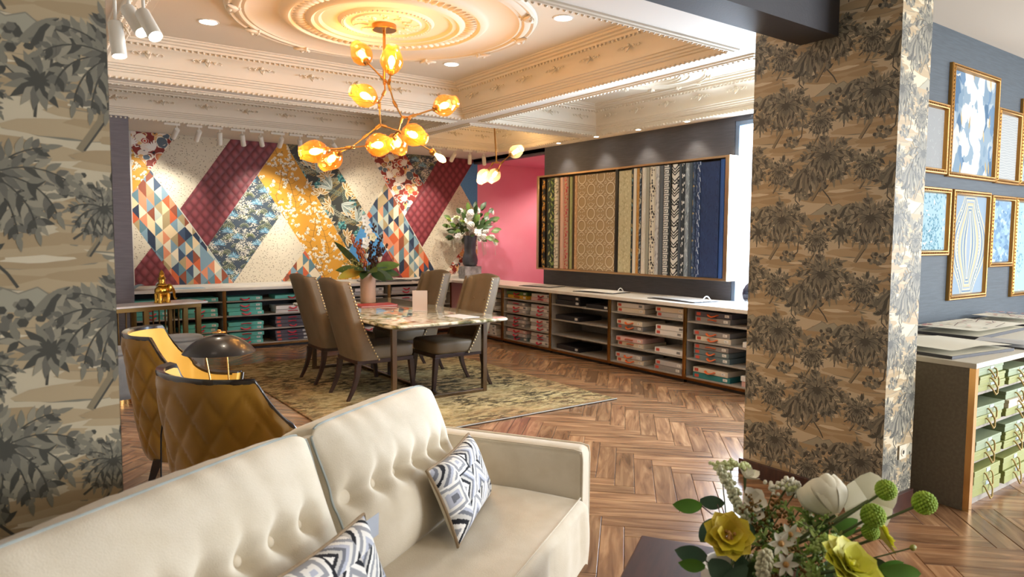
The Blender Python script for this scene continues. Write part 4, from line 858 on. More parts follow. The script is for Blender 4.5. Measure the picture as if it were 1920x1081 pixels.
# ------------------------------------------------------------------ dining chairs (wing back, nailhead trim); local +X is the way the sitter faces
lea = P('tan_leather', '#75634b', .5, var=('#806d54', 5), bump=(60, .12), spec=.4); wdk = P('espresso_wood', '#33201a', .35, coat=.25, var=('#422a22', 12)); brass = P('nail_brass', '#e2c893', .3, metal=.7)
def dining_chair(label, loc, rz):
    t = thing('dining_chair', label, 'chair', loc, rz, 'wing back dining chairs')
    z0, z1 = .36, 1.105
    def plan(v, inner):
        # U-shaped wing section at height fraction v; list of (x,y) from right wing tip round the back to the left wing tip
        lean = -.245 - .205 * v ** 1.05; half = .255 + .012 * math.sin(v * PI); th = .05 if inner else 0
        wing = .10 * (1 - v) ** 3 + .062 + .018 * v; xb = lean + th; xt = lean + .05 + wing; hy = half - th * .8; r = .05
        pts = [(xt, -hy * (1.0 if v < .3 else 1.0) - 0), (xt * .45 + xb * .55, -hy), (xb + r, -hy), (xb + r * .3, -hy + r * .3), (xb, -hy + r)]
        for k in range(1, 6): pts.append((xb - .012 * math.sin(k / 6 * PI) * (0 if inner else 1) , -hy + r + (2 * hy - 2 * r) * k / 6))
        return pts + [(x, -y) for x, y in pts[4::-1]]
    def ztop(i, n, v): e = abs(i - (n - 1) / 2) / ((n - 1) / 2); return -.05 * max(0, e - .55) ** 1 * v ** 6 + .012 * math.cos(e * 5) * v ** 8
    VS = [0, .08, .16, .26, .38, .5, .62, .74, .84, .92, .97, 1]; loops = []; edge = []
    for v in VS:
        o, i_ = plan(v, 0), plan(v, 1); z = z0 + (z1 - z0) * v; n = len(o); sh = .012 * smooth01((v - .93) / .07)
        a = [Vector((x, y, z + ztop(k, n, v))) for k, (x, y) in enumerate(o)]; b_ = [Vector((x, y, z + ztop(k, n, v))) for k, (x, y) in enumerate(i_)]
        if v == 1: a = [p + (q - p) * .25 for p, q in zip(a, b_)]; b_ = [q + (p - q) * .3 for p, q in zip(a, b_)]
        loops.append(a + b_[::-1]); edge.append((a[0], a[-1], b_[0], b_[-1]))
    back = MB().loft(loops).build('backrest', lea, t, smooth=50)
    m = MB()
    for side in (0, 1):
        pts = [e[side] for e in edge]; e0 = (0,)
        for a, b_ in zip(pts, pts[1:]):
            k = max(1, round((b_ - a).length / .030))
            for j in range(k):
                p = a + (b_ - a) * (j / k); sg = -1 if side == 0 else 1; m.ball((p.x - .012, sg * (abs(e0[0]) * 0 + .257 + .012 * math.sin((p.z - z0) / (z1 - z0) * PI)), p.z), .009, 6, 4, (1, .6, 1))
    tag(m.build('nailhead_trim', brass, back, smooth=180), kind='stuff')
    for zz in (.66, .86):
        for yy in (-.1, .1):
            v = (zz - z0) / (z1 - z0); x = -.245 - .205 * v ** 1.05 + .052; MB().ball((x, yy, zz), .012, 8, 5, (.5, 1, 1)).build('tuft_button', lea, back, smooth=180)
    s = MB(); softbox(s, .56, .50, .36, .485, .03, .22, .05, 0, .012); s.build('seat', lea, t, smooth=60)
    MB().box(-.25, .32, -.235, .235, .325, .362).build('seat_rail', wdk, t, bev=.004)
    for y in (-.215, .215):
        MB().taper((.33, y, 0), (.032, .032), (.30, y, .33), (.05, .05)).build('leg', wdk, t, bev=.003)
        L = []
        for k in range(6):
            u = k / 5; x = -.235 - .10 * (1 - u) ** 2.0; w = .028 + .02 * u; L.append([Vector((x + a * w / 2, y + b_ * w / 2, .33 * u)) for a, b_ in ((-1, -1), (1, -1), (1, 1), (-1, 1))])
        MB().loft(L).build('leg', wdk, t, smooth=30)
    return t
zr = .0125
c0 = dining_chair('tan leather wing chair nearest the sofa, back turned to the viewer', (2.745, 6.11, zr), 0)
dup(c0, (2.755, 6.98, zr), 0, 'tan leather wing chair, farther left one with its back turned')
dup(c0, (3.56, 6.00, zr), PI, 'tan leather wing chair at the near right of the dining table')
dup(c0, (3.565, 6.98, zr), PI, 'tan leather wing chair at the far right of the dining table')

# ------------------------------------------------------------------ things on the dining table
TZ = .0125 + .738
t = thing('document_folder', 'flat red folder lying on the dining table beside the vase', 'folder', (3.19, 7.0, TZ), -.05); MB().box(-.21, .21, -.13, .13, 0, .004).build('back_cover', P('folder_red', '#c03434', .45), t); MB().box(-.205, .2, -.125, .125, .004, .012).build('pages', pap, t); MB().box(-.21, .21, -.13, .13, .012, .017).build('front_cover', MATS['folder_red'], t, bev=.001)
MB().box(-.05, .02, -.02, .03, .017, .0176).build('title_patch', P('folder_print', '#d98b6a', .5), t)
t = thing('table_sign', 'upright white acrylic card holder on the dining table', 'sign', (3.33, 6.24, TZ), -.55); MB().box(-.075, .075, -.03, .03, 0, .006).build('base', P('acrylic', '#e4dedb', .2), t, bev=.002)
MB().box(-.075, .075, -.004, .004, .006, .21).build('panel', P('card_pinkwhite', '#e0d3cd', .35), t, bev=.001)
t = tag(MB().box(-.105, .105, -.15, .15, 0, .0016).build('paper_sheet', P('sheet_white', '#efeae6', .35), None, loc=(3.44, 5.62, TZ), rot=(0, 0, .15)), 'loose white printed sheet near the right edge of the dining table', 'paper')
def leafmesh(mb, base, d, l, w, up=Vector((0, 0, 1)), droop=.35, fold=.25, n=6, col=None):
    base, d = Vector(base), Vector(d).normalized(); s = d.cross(up); s = s.normalized() if s.length > 1e-3 else Vector((1, 0, 0)); nrm = s.cross(d); vs = []; fs = []
    for k in range(n + 1):
        t_ = k / n; wd_ = w / 2 * math.sin(PI * min(1, t_ * .92 + .06)) ** .8 * (1.0 if t_ < .98 else .02); c = base + d * (l * t_) - nrm * (droop * l * t_ * t_)
        vs += [c + s * wd_ + nrm * (fold * wd_), c, c - s * wd_ + nrm * (fold * wd_)]
    for k in range(n):
        for j in (0, 1): a = 3 * k + j; fs.append((a, a + 1, a + 4, a + 3))
    return mb.add(vs, fs, col)
lg = P('leaf_green', '#4e6a2a', .45, var=('#6c8438', 8)); ldk = P('leaf_dark', '#2f4423', .4, var=('#3f5a2c', 8)); lye = P('leaf_yellow', '#c49a35', .45, var=('#a8a23c', 6)); stemm = P('stem_green', '#4c5a2a', .6)
petw = P('petal_white', '#f1ead6', .5); pety = P('petal_cream', '#e6d9a8', .5); brn = P('sprig_brown', '#4a2c20', .7); orn_ = P('petal_orange', '#b96238', .6)
fr_ = random.Random(8)
v = thing('flower_vase', 'pink-beige vase of orchids and leaves on the dining table', 'vase', (3.30, 7.44, TZ))
MB().lathe([(0, 0), (.085, 0), (.088, .004), (.088, .33), (.084, .334), (.079, .33), (.079, .03), (0, .03)], 28).build('vase', P('vase_beige', '#d8b59c', .3), v, smooth=40)
m = MB()
for k in range(9): a = k * .7; m.tube([(.03 * math.cos(a), .03 * math.sin(a), .1), (.04 * math.cos(a), .04 * math.sin(a), .33), (.12 * math.cos(a), .12 * math.sin(a), .45)], .004, 5)
m.build('stems', stemm, v)
for k, (az, el, l, w, mm) in enumerate(((3.4, -.12, .30, .10, lye), (2.9, .1, .26, .09, lg), (.1, .25, .34, .11, lg), (.35, .0, .36, .12, lg), (-.5, -.35, .22, .08, ldk), (-1.2, -.4, .2, .08, ldk), (2.4, .8, .42, .06, ldk), (.9, .3, .26, .08, lg), (3.8, .2, .2, .08, ldk), (-.1, -.1, .3, .1, ldk), (-2.2, -.2, .22, .08, ldk), (4.6, .1, .2, .09, lg))):
    dv = Vector((math.cos(az) * math.cos(el), math.sin(az) * math.cos(el), math.sin(el))); leafmesh(MB(), (.05 * math.cos(az), .05 * math.sin(az), .36), dv, l * 1.2, w * 1.35, Vector((-.45, -.65, .6)), .12).build('leaf', mm, v, smooth=60)
MB().tube([(0, 0, .3), (-.02, .01, .5), (-.01, .0, .7), (.0, -.02, .95)], .005, 6).build('orchid_stem', stemm, v)
for k in range(9):
    z = .62 + .042 * k; x, y = fr_.uniform(-.045, .045), fr_.uniform(-.05, .03); f = MB(); c = Vector((x, y, z))
    for j in range(5): leafmesh(f, c, (math.cos(j * 1.257), -.35, math.sin(j * 1.257)), .055, .045, Vector((0, -1, 0)), .1)
    f.ball(c + Vector((0, -.012, 0)), .009, 6, 4); f.build('orchid_bloom', petw if k % 3 else pety, v, smooth=60)
for bx, by, hh in ((.07, .0, .76), (.12, -.03, .66), (.04, .03, .70), (.15, -.06, .58), (.09, -.05, .55), (-.07, .0, .62), (-.14, .02, .66), (-.10, -.04, .56)):
    m = MB(); m.tube([(bx * .3, by * .3, .3), (bx, by, hh)], .004, 5)
    for k in range(34): u = .4 + .6 * k / 22; m.ball((bx * u + fr_.uniform(-.026, .026), by * u + fr_.uniform(-.026, .026), .3 + (hh - .3) * u), .011, 5, 4, (1, 1, 1.5))
    m.build('seed_sprig', brn if bx > 0 else orn_, v, smooth=180)
for bx, by, bz in ((-.04, -.05, .50), (.12, -.06, .46), (.15, -.02, .50)):
    f = MB()
    for j in range(7): leafmesh(f, (bx, by, bz), (math.cos(j * .9) * .6, math.sin(j * .9) * .6, .8), .07, .04, droop=-.2)
    f.build('cream_bloom', petw, v, smooth=60)
m = MB()
for k in range(60): a = fr_.uniform(2.6, 4.0); d = fr_.uniform(.08, .28); m.ball((d * math.cos(a), d * math.sin(a), .4 + fr_.uniform(-.02, .10)), .008, 5, 4)
tag(m.build('berry_spray', P('berry_olive', '#98904a', .6), v), kind='stuff')
# ------------------------------------------------------------------ mustard velvet tub chairs with black rim; local +X is the way the sitter faces
velo = P('mustard_velvet', '#9a6f1c', .55, var=('#86601a', 4), sheen=.5, spec=.3); veli = P('gold_velvet', '#d9ad4a', .6, var=('#cfa03c', 3), sheen=.4, spec=.3); blk = P('black_lacquer', '#1d1512', .22, coat=.5)
def tub_chair(label, loc, rz):
    t = thing('tub_chair', label, 'armchair', loc, rz, 'mustard tub chairs')
    HW, XB, XF = .345, -.36, .30           # half width, back, front
    def path(s):                            # s in -1..1 along the barrel, right front -> back -> left front
        a = abs(s); sg = -1 if s < 0 else 1
        if a < .5:
            th = a / .5 * PI / 2; return Vector((XB + .33 * (1 - math.cos(th) ** .9 if th < PI / 2 else 1), sg * HW * math.sin(th) ** .85))
        u = (a - .5) / .5; return Vector((XB + .33 + (XF - XB - .33) * u, sg * (HW - .02 * u)))
    def top(s):
        a = abs(s)
        if a < .36: return .915 + .006 * math.cos(a * 3)
        u = (a - .36) / .64; return .60 + .315 * (1 - u) ** 4.2 - .02 * u
    def outer(s, v):
        p = path(s); k = .70 + .30 * v ** .8; z = .17 + (top(s) - .17) * v; return Vector((p.x * (k if p.x < 0 else k * .98), p.y * k, z))
    NU, NV = 150, 56
    def shell(u, v):
        s = -1 + 2 * u; p = outer(s, v); e = .012; q = outer(min(1, s + e), v) - outer(max(-1, s - e), v); n = Vector((q.y, -q.x, 0)); n = n.normalized() if n.length else Vector((1, 0, 0))
        if n.dot(Vector((p.x - .05, p.y, 0))) < 0: n = -n
        L = s * 1.02; zz = (p.z - .17)
        a, b_ = (L / .155 + zz / .235), (L / .155 - zz / .235); d = min(abs(a - round(a)), abs(b_ - round(b_)))
        h = .015 * (1 - math.exp(-d * 9)) * min(1, (1 - v) * 12) * min(1, v * 10) * min(1, (1 - abs(s)) * 14); return p + n * h
    m = MB().grid(shell, NU, NV); m.f = [q[::-1] for q in m.f]; m.build('quilted_shell', velo, t, smooth=180)
    def inner(u, v):
        s = -1 + 2 * u; p = path(s); k = .66 + .26 * v ** .8; z = .34 + (top(s) - .012 - .34) * v; return Vector((p.x * k + (.0 if p.x < 0 else -.01), p.y * k, z))
    MB().grid(inner, 72, 10).build('inner_back', veli, t, smooth=180)
    rim = []
    for k in range(97):
        s = -1 + 2 * k / 96; a, b_ = outer(s, 1), inner(k / 96, 1); rim.append((a, b_, top(s)))
    L = []
    for a, b_, z in rim:
        L.append([a + Vector((0, 0, -.012)), a + (a - b_) * .1 + Vector((0, 0, .002)), a + Vector((0, 0, .012)), b_ + Vector((0, 0, .016)), b_ + Vector((0, 0, -.008))])
    MB().loft(L).build('black_rim', blk, t, smooth=50)
    for sg, s in ((0, -1), (1, 1)):
        a, b_ = [outer(s, k / 6) for k in range(7)], [inner(sg, k / 6) for k in range(7)]
        MB().loft([[p, Vector((q.x, q.y, p.z)), Vector((q.x - .03, q.y, p.z)), Vector((p.x - .03, p.y, p.z))] for p, q in zip(a, b_)]).build('arm_front', veli, t, smooth=40)
        MB().tube([p + Vector((.006, 0, 0)) for p in a], .012, 6).build('arm_trim', blk, t, smooth=60)
    sb = MB(); softbox(sb, .46, .46, .30, .47, .04, .55, .03, 0, .02); sb.build('seat_cushion', veli, t, smooth=60)
    sb = MB(); softbox(sb, .42, .42, .165, .30, .02, .8, .0, 0); sb.build('seat_base', velo, t, smooth=60)
    for x, y in ((-.17, -.19), (-.17, .19), (.19, -.2), (.19, .2)):
        kx = -.06 if x < 0 else .03; MB().taper((x + kx, y * 1.1, 0), (.026, .026), (x, y, .19), (.055, .055)).build('leg', blk, t, bev=.003)
    return t
f1 = math.atan2(-.25, .967); f2 = math.atan2(.33, .94)
y1 = tub_chair('mustard quilted tub chair farther from the sofa, black rim', (.86, 4.61, 0), f1)
dup(y1, (.84, 3.20, 0), f2, 'mustard quilted tub chair nearer, right behind the sofa back')
# side table between them with a mushroom lamp
t = thing('side_table', 'round white side table between the two mustard chairs', 'side table', (.87, 3.87, 0))
MB().lathe([(0, .50), (.25, .50), (.262, .506), (.262, .514), (.255, .52), (0, .52)], 40).build('table_top', P('white_marble', '#ece8e4', .2, var=('#d9d6d4', 5)), t, smooth=40)
MB().lathe([(.256, .488), (.268, .49), (.268, .5), (.256, .5), (.256, .488)], 40).build('rim_band', blk, t, smooth=40)
MB().lathe([(.0, .0), (.16, .0), (.16, .012), (.03, .02), (.02, .04), (.02, .488), (0, .488)], 24).build('pedestal', blk, t, smooth=40)
lp = thing('table_lamp', 'black dome lamp on two brass rods between the mustard chairs', 'lamp', (.86, 3.84, .5205))
dome = MB().lathe([(0.0000, 0.4636), (0.0361, 0.4620), (0.0721, 0.4532), (0.1081, 0.4372), (0.1391, 0.4156), (0.1627, 0.3940), (0.1772, 0.3764), (0.1813, 0.3700), (0.1751, 0.3716), (0.1597, 0.3900), (0.1339, 0.4100), (0.1030, 0.4300), (0.0618, 0.4452), (0.0000, 0.4532)], 44).build('shade', P('black_enamel', '#2a2624', .28, metal=.4, coat=.2), lp, smooth=60)
MB().lathe([(0, .49), (.008, .489), (.012, .484), (.01, .48), (.034, .478), (.036, .474), (0, .472)], 18).build('finial', gold, dome, smooth=60)
MB().lathe([(0, 0), (.085, 0), (.085, .012), (.07, .016), (0, .016)], 28).build('base', gold, lp, smooth=40)
for s in (-1, 1): MB().tube([(-.01, .03, .012), (-.06, .08, .40)] if s < 0 else [(.045, -.04, .012), (.03, -.02, .43)], .0045, 8).build('rod', gold, lp, smooth=60)
point('lamp_bulb_light', (.86, 3.84, .5205 + .36), .0, (1, .8, .55), .03) if 0 else None
m = MB().tube([(.592, 3.93, .52), (.585, 3.93, .47), (.575, 3.9, .30), (.565, 3.85, .08), (.56, 3.80, .008), (.50, 3.92, .006), (.40, 4.12, .006), (.42, 4.25, .006), (.50, 4.12, .006), (.56, 3.98, .006)], .0045, 6)
tag(m.build('lamp_cord', P('cord_black', '#161413', .5), None, smooth=60), 'thin black lamp cord looping on the floor by the pillar', 'cord')
t = tag(MB().box(-.05, .05, -.035, .035, 0, .002).add([(-.05, -.035, .002), (.05, -.035, .002), (.05, .02, .05), (-.05, .02, .05), (-.05, -.033, .002), (.05, -.033, .002), (.05, .022, .05), (-.05, .022, .05)], [(0, 1, 2, 3), (7, 6, 5, 4), (0, 4, 5, 1), (3, 2, 6, 7), (0, 3, 7, 4), (1, 5, 6, 2)]).build('tent_card', P('card_lilac', '#cfcad6', .5), None, loc=(1.0, 3.80, .5205), rot=(0, 0, -.6)), 'small pale folded card on the side table by the lamp', 'card')

# ------------------------------------------------------------------ console table with brass slats, figurine, pleated stools
mar = P('white_marble'); ob = P('old_brass', '#8a6a3c', .35, metal=.9)
ct = thing('console_table', 'white marble console table with brass slatted base at far left', 'table', (.95, 8.12, 0), .30)
MB().box(-.75, .75, -.19, .19, .765, .785).build('table_top', mar, ct, bev=.003)
MB().box(-.69, .69, -.16, .16, .72, .765).build('apron', ob, ct, bev=.003)
for x in (-.66, .10, .66):
    for y in (-.14, .14): MB().taper((x, y, 0), (.045, .03), (x, y, .72), (.055, .035)).build('leg', ob, ct, bev=.002)
for k in range(4): MB().box(.17 + k * .065, .178 + k * .065, -.01, .01, .02, .72).build('slat', ob, ct)
for k in range(3): MB().box(.46 + k * .05, .468 + k * .05, -.01, .01, .02, .72).build('slat', ob, ct)
MB().box(.40, .435, -.02, .02, .02, .72).build('slat', ob, ct)
for k in range(8): MB().box(-.6 + k * .08, -.592 + k * .08, -.01, .01, .02, .72).build('slat', ob, ct)
MB().box(-.66, .66, -.02, .02, 0, .02).build('floor_bar', ob, ct)
fg = thing('elephant_figurine', 'shiny gold elephant figurine with a tall howdah on the console', 'figurine', (1.27, 8.17, .7855), .4)
gs = P('polished_gold', '#d9aa4a', .18, metal=1, bump=(70, .35))
b_ = MB().ball((0, 0, .13), .07, 14, 10, (1.15, .85, .85)).build('body', gs, fg, smooth=180)
for x in (-.045, .045):
    for y in (-.032, .032): MB().lathe([(.0, 0), (.024, 0), (.026, .01), (.02, .03), (.024, .10), (0, .12)], 12, Matrix.Translation((x, y, 0))).build('leg', gs, fg, smooth=60)
MB().ball((.085, 0, .155), .042, 12, 8, (.9, .9, 1.1)).build('head', gs, fg, smooth=180)
MB().tube([(.115, 0, .15), (.135, 0, .11), (.138, 0, .06), (.148, 0, .03), (.165, 0, .04)], [.02, .016, .012, .009, .007], 8).build('trunk', gs, fg, smooth=60)
for y in (-1, 1): MB().ball((.07, y * .045, .15), .035, 10, 6, (.7, .25, 1.1)).build('ear', gs, fg, smooth=180)
MB().lathe([(.0, .185), (.055, .185), (.05, .20), (.035, .21), (.033, .25), (.045, .255), (.03, .275), (.024, .30), (.03, .305), (.018, .33), (.006, .35), (0, .352)], 14).build('howdah', gs, fg, smooth=50)
grv = P('grey_velvet', '#8c9092', .6, sheen=.6, var=('#7c8083', 6))
def pouf(label, loc):
    t = thing('pleated_stool', label, 'stool', loc, 0, 'grey pleated velvet stools'); m = MB(); n = 96; L = []
    for z, r, am in ((.04, .205, .008), (.10, .208, .009), (.30, .21, .009), (.40, .208, .006), (.44, .20, .002)): L.append([Vector(((r + am * math.cos(k * PI)) * math.cos(2 * PI * k / n), (r + am * math.cos(k * PI)) * math.sin(2 * PI * k / n), z)) for k in range(n)])
    m.loft(L).build('pleated_skirt', grv, t, smooth=180)
    MB().lathe([(.2, .435), (.212, .445), (.212, .462), (.195, .478), (.10, .486), (0, .488)], 40).build('seat_pad', grv, t, smooth=60)
    MB().lathe([(.17, 0), (.19, 0), (.19, .04), (.17, .04)], 32).build('brass_plinth', gold, t, smooth=40)
pouf('grey pleated velvet stool with round seat beside the console table', (1.36, 7.72, 0)); pouf('pale grey pleated velvet stool half hidden by the left pillar', (.70, 7.15, 0))
# ------------------------------------------------------------------ sofa: local +X runs along its length, the sitter faces local -Y
SA = math.atan2(.533, .846)
lw = P('oatmeal_linen', '#ddd1bb', .8, var=('#d6c9b1', 12), bump=(260, .25), sheen=.2, spec=.25); pipm = P('grey_piping', '#9aa09a', .7)
sf = thing('sofa', 'oatmeal linen sofa with buttoned back cushions in the foreground', 'sofa', (0, 0, 0), SA)
X0, X1 = .48, 2.835
MB().box(X0 + .02, X1 - .02, .86, 1.60, .14, .30).build('seat_base', lw, sf, bev=.015)
def armrest(xa, xb):
    m = MB()
    L = []
    for z, i in ((.13, .006), (.15, 0), (.585, 0), (.607, .006), (.618, .018), (.622, .03)): L.append([Vector((x, y, z)) for x, y in ((xa + i, .785 + i), (xb - i, .785 + i), (xb - i, 1.60 - i), (xa + i, 1.60 - i))])
    a = m.loft(L).build('armrest', lw, sf, bev=.012, smooth=40)
    for x in (xa + .004, xb - .004): MB().tube([(x, .788, .15), (x, .786, .58), (x, .791, .612), (x, .825, .619), (x, 1.55, .619)], .004, 6).build('piping', lw, a, smooth=60)
armrest(2.725, X1); armrest(X0, .59)
MB().loft([[Vector((x, y, z)) for x, y in ((X0 + .02, a), (X1 - .02, a), (X1 - .02, b_), (X0 + .02, b_))] for z, a, b_ in ((.14, 1.46, 1.60), (.5, 1.48, 1.62), (.66, 1.515, 1.63), (.69, 1.53, 1.615))]).build('back_frame', lw, sf, bev=.015, smooth=40)
def seat(u, v):
    x = .595 + (2.72 - .595) * u; e = .03
    # v: 0 bottom front, then up over the waterfall edge and back
    if v < .25: t = v / .25; y, z = .757 - .006 * math.sin(t * PI), .16 + .225 * t
    elif v < .45: t = (v - .25) / .2; y, z = .757 + .035 * (1 - math.cos(t * PI / 2)), .385 + .04 * math.sin(t * PI / 2)
    else: t = (v - .45) / .55; y, z = .792 + .68 * t, .425 + .012 * math.sin(t * PI)
    if v < .3: y += .006 * math.sin(x * 23) * math.sin(v / .3 * PI) + .012 * math.exp(-((x % .35 - .17) / .03) ** 2) * math.sin(v / .3 * PI)
    z -= .02 * (max(0, abs(2 * u - 1) - .97) / .03); return Vector((x, y, z))
sc_ = MB().grid(seat, 90, 40).build('seat_cushion', lw, sf, smooth=180)
MB().tube([(x / 40 * 2.11 + .6, .789, .4245) for x in range(41)], .0035, 6).build('piping', lw, sc_, smooth=60)
for x in (.60, 2.70):
    for y in (.9, 1.5): MB().taper((x, y, 0), (.03, .03), (x, y, .15), (.05, .05)).build('leg', wdk, sf, bev=.003)
UP = Vector((0, .375, .927)); NR = Vector((0, -.927, .375))
def back_cushion(xa, xb, btn, seed):
    g = random.Random(seed); W = xb - xa; H = .52; base = Vector((0, 1.205, .418)); ph = [g.random() * 6 for _ in range(6)]
    def pt(u, w, f):
        e = max(abs(2 * u - 1), abs(2 * w - 1)); p = Vector((xa + W * u, 0, 0)) + base + UP * (H * w + -.002 * abs(2 * u - 1) ** 8 * (1 if w > .5 else -.3) * (abs(2 * w - 1)) - .012 * math.sin(u * PI) * max(0, w - .5) * 2 * 0)
        cr = (abs(2 * u - 1) * abs(2 * w - 1)) ** (11 if u > .5 and xb > 2 else 18); p.x += .035 * cr * (1 if u < .5 else -1); p += UP * ((.05 if u > .5 and xb > 2 else .026) * cr * (1 if w < .5 else -1))
        # pull the side edges in a little at mid height
        p.x += (.5 - u) * .03 * (1 - (2 * w - 1) ** 2)
        pu = (1 - abs(2 * u - 1) ** 3.2) * (1 - abs(2 * w - 1) ** 2.6)
        h = .085 * pu ** .6 if pu > 0 else 0
        X, Y = xa + W * u, H * w
        for b_ in btn:
            dx, dy = X - b_, Y - H * .52; r2 = dx * dx + dy * dy
            h -= .045 * math.exp(-r2 / .0016) + .012 * math.exp(-(dx / .02) ** 2) * math.exp(-(dy / .075) ** 2) + .020 * math.exp(-(dy / .03) ** 2) * math.exp(-(dx / .06) ** 2)
        h += .003 * math.sin(X * 46 + ph[0] + 2 * math.sin(X * 9 + ph[3])) * math.exp(-(1 - w) * 9) + .002 * math.sin(X * 31 + Y * 20 + ph[1]) * (1 - e)
        return p + NR * h * f
    # rounded-rectangle outline parameter grid
    def front(u, v): uu = .5 - .5 * math.cos(u * PI) if 0 else u; return pt(uu, v, 1)
    m = MB().grid(front, 90, 56); c = m.build('back_cushion', lw, sf, smooth=180)
    out = [(k / 30, 0) for k in range(30)] + [(1, k / 20) for k in range(20)] + [(1 - k / 30, 1) for k in range(30)] + [(0, 1 - k / 20) for k in range(20)]
    L = []
    for d, bl in ((0, 0), (.03, .010), (.075, .016), (.12, .014), (.155, .004), (.165, -.03)):
        ring = []
        for u, w in out:
            p = pt(u, w, 1) - NR * d; cx_ = Vector((xa + W / 2, 0, 0)) + base + UP * (H / 2) - NR * d; q = p - cx_; ring.append(p + q.normalized() * (bl + .003 * math.sin(u * 70 + d * 40) * (w > .9)))
        L.append(ring)
    MB().loft(L, True, True).build('boxing', lw, c, smooth=60)
    MB().tube([pt(u, w, 1) + NR * .002 for u, w in out], .0042, 6, True).build('piping', pipm, c, smooth=60)
    for b_ in btn:
        p = pt((b_ - xa) / W, .52, 1); bt = MB().ball((0, 0, 0), .0165, 12, 8, (1, 1, .55), Matrix(((1, 0, 0), (0, UP.y, NR.y), (0, UP.z, NR.z))) if 0 else None)
        o = bt.build('button', lw, c, smooth=180, loc=p + NR * .013); o.rotation_euler = (PI / 2 - math.atan2(.375, .927), 0, 0)
back_cushion(1.735, 2.52, [1.80, 1.925, 2.05, 2.175, 2.30, 2.425], 1)
back_cushion(.66, 1.725, [.80, .93, 1.06, 1.19, 1.32, 1.45, 1.585], 2)

# ------------------------------------------------------------------ patterned throw pillows
def pat(u, v):
    # broken concentric chevrons in greys
    x, y = u * 4.0 + .15, v * 2.7 + .1; i, j = math.floor(x), math.floor(y); fx, fy = x - i, y - j; k = (i * 7 + j * 13 + 3) % 4
    if (i + j) % 2: fx = 1 - fx
    if k == 0: d = max(abs(fx - .55), abs(fy - .5) * 1.1)
    elif k == 1: d = abs(fx - fy) * .8 + .05
    elif k == 2: d = abs(fx - .5) * .7 + fy * .6
    else: d = fx * .7 + abs(fy - .5) * .8
    q = int(d * 8.5 + .25 * math.sin(u * 17 + v * 9) + (i * 3 + j * 5) % 7) % 7
    return ('#e9e6df', '#9b9ca0', '#f1eee8', '#2a2a2e', '#c9c6c0', '#75777e', '#b9bcc8')[q]
PCOL = {}
def pillow(label, BL, BR, TR, TL, tagged):
    BL, BR, TR, TL = (Vector(p) for p in (BL, BR, TR, TL)); c = (BL + BR + TR + TL) / 4
    t = thing('throw_pillow', label, 'pillow', (0, 0, 0), SA, 'patterned throw pillows')
    n = (BR - BL).cross(TL - BL).normalized()
    def srf(u, v, f):
        eu, ev = 2 * u - 1, 2 * v - 1; k = .045; uu = u + (.5 - u) * k * (1 - ev * ev) * 2; vv = v + (.5 - v) * k * (1 - eu * eu) * 2
        p = BL * (1 - uu) * (1 - vv) + BR * uu * (1 - vv) + TR * uu * vv + TL * (1 - uu) * vv
        h = .062 * ((1 - eu ** 4) * (1 - ev ** 4)) ** .55; return p + n * (h * f + .0)
    m = MB(); NU, NV = 132, 84; g = MB().grid(lambda u, v: srf(u, v, 1), NU, NV); cs = []
    for j in range(NV):
        for i in range(NU):
            h = pat((i + .5) / NU, (j + .5) / NV); cs.append(PCOL.setdefault(h, lin(h)))
    m.add(g.v, g.f); m.c = cs; m.build('patterned_front', printm('woven_print', .85, .15), t, smooth=180, cols=True)
    m = MB().grid(lambda u, v: srf(1 - u, v, -.75), 24, 16); m.build('plain_back', lw, t, smooth=180)
    out = [(k / 24, 0) for k in range(24)] + [(1, k / 16) for k in range(16)] + [(1 - k / 24, 1) for k in range(24)] + [(0, 1 - k / 16) for k in range(16)]
    L = [srf(u, v, 0) for u, v in out]; tw = MB()
    tw.tube(L, .0065, 6, True); tw.build('rope_edge', P('rope_edge_tan', '#9c8566', .8, bump=(300, .8)), t, smooth=60)
    if tagged:
        p = TR; MB().add([p + Vector((-.03, -.03, -.005)), p + Vector((.03, -.035, .0)), p + Vector((.035, -.03, -.07)), p + Vector((-.025, -.025, -.075)), p + Vector((-.03, -.0285, -.005)), p + Vector((.03, -.0335, .0)), p + Vector((.035, -.0285, -.07)), p + Vector((-.025, -.0235, -.075))], [(0, 3, 2, 1), (4, 5, 6, 7), (0, 1, 5, 4), (1, 2, 6, 5), (2, 3, 7, 6), (3, 0, 4, 7)]).build('price_tag', P('tag_card', '#b9c0cc', .5), t)
pillow('grey and white chevron pillow at the arm end of the sofa', (2.06, 1.03, .447), (2.55, 1.13, .447), (2.545, 1.225, .69), (2.085, 1.165, .685), 0)
pillow('grey and white chevron pillow cut by the lower picture edge', (1.15, 1.02, .447), (1.69, 1.06, .447), (1.70, 1.165, .675), (1.20, 1.13, .68), 1)

# ------------------------------------------------------------------ coffee table
mah = P('mahogany', '#3d2019', .38, var=('#4b281e', 7), stretch=(1, 7, 1), spec=.25)
cl = thing('coffee_table', 'dark mahogany low table in the bottom right foreground', 'table', (0, 0, 0), SA)
MB().box(1.20, 2.315, -.16, .455, .45, .485).build('table_top', mah, cl, bev=.006)
MB().box(1.24, 2.275, -.12, .415, .38, .45).build('apron', mah, cl, bev=.003)
for x in (1.26, 2.255):
    for y in (-.1, .395): MB().taper((x, y, 0), (.04, .04), (x, y, .38), (.06, .06)).build('leg', mah, cl, bev=.003)
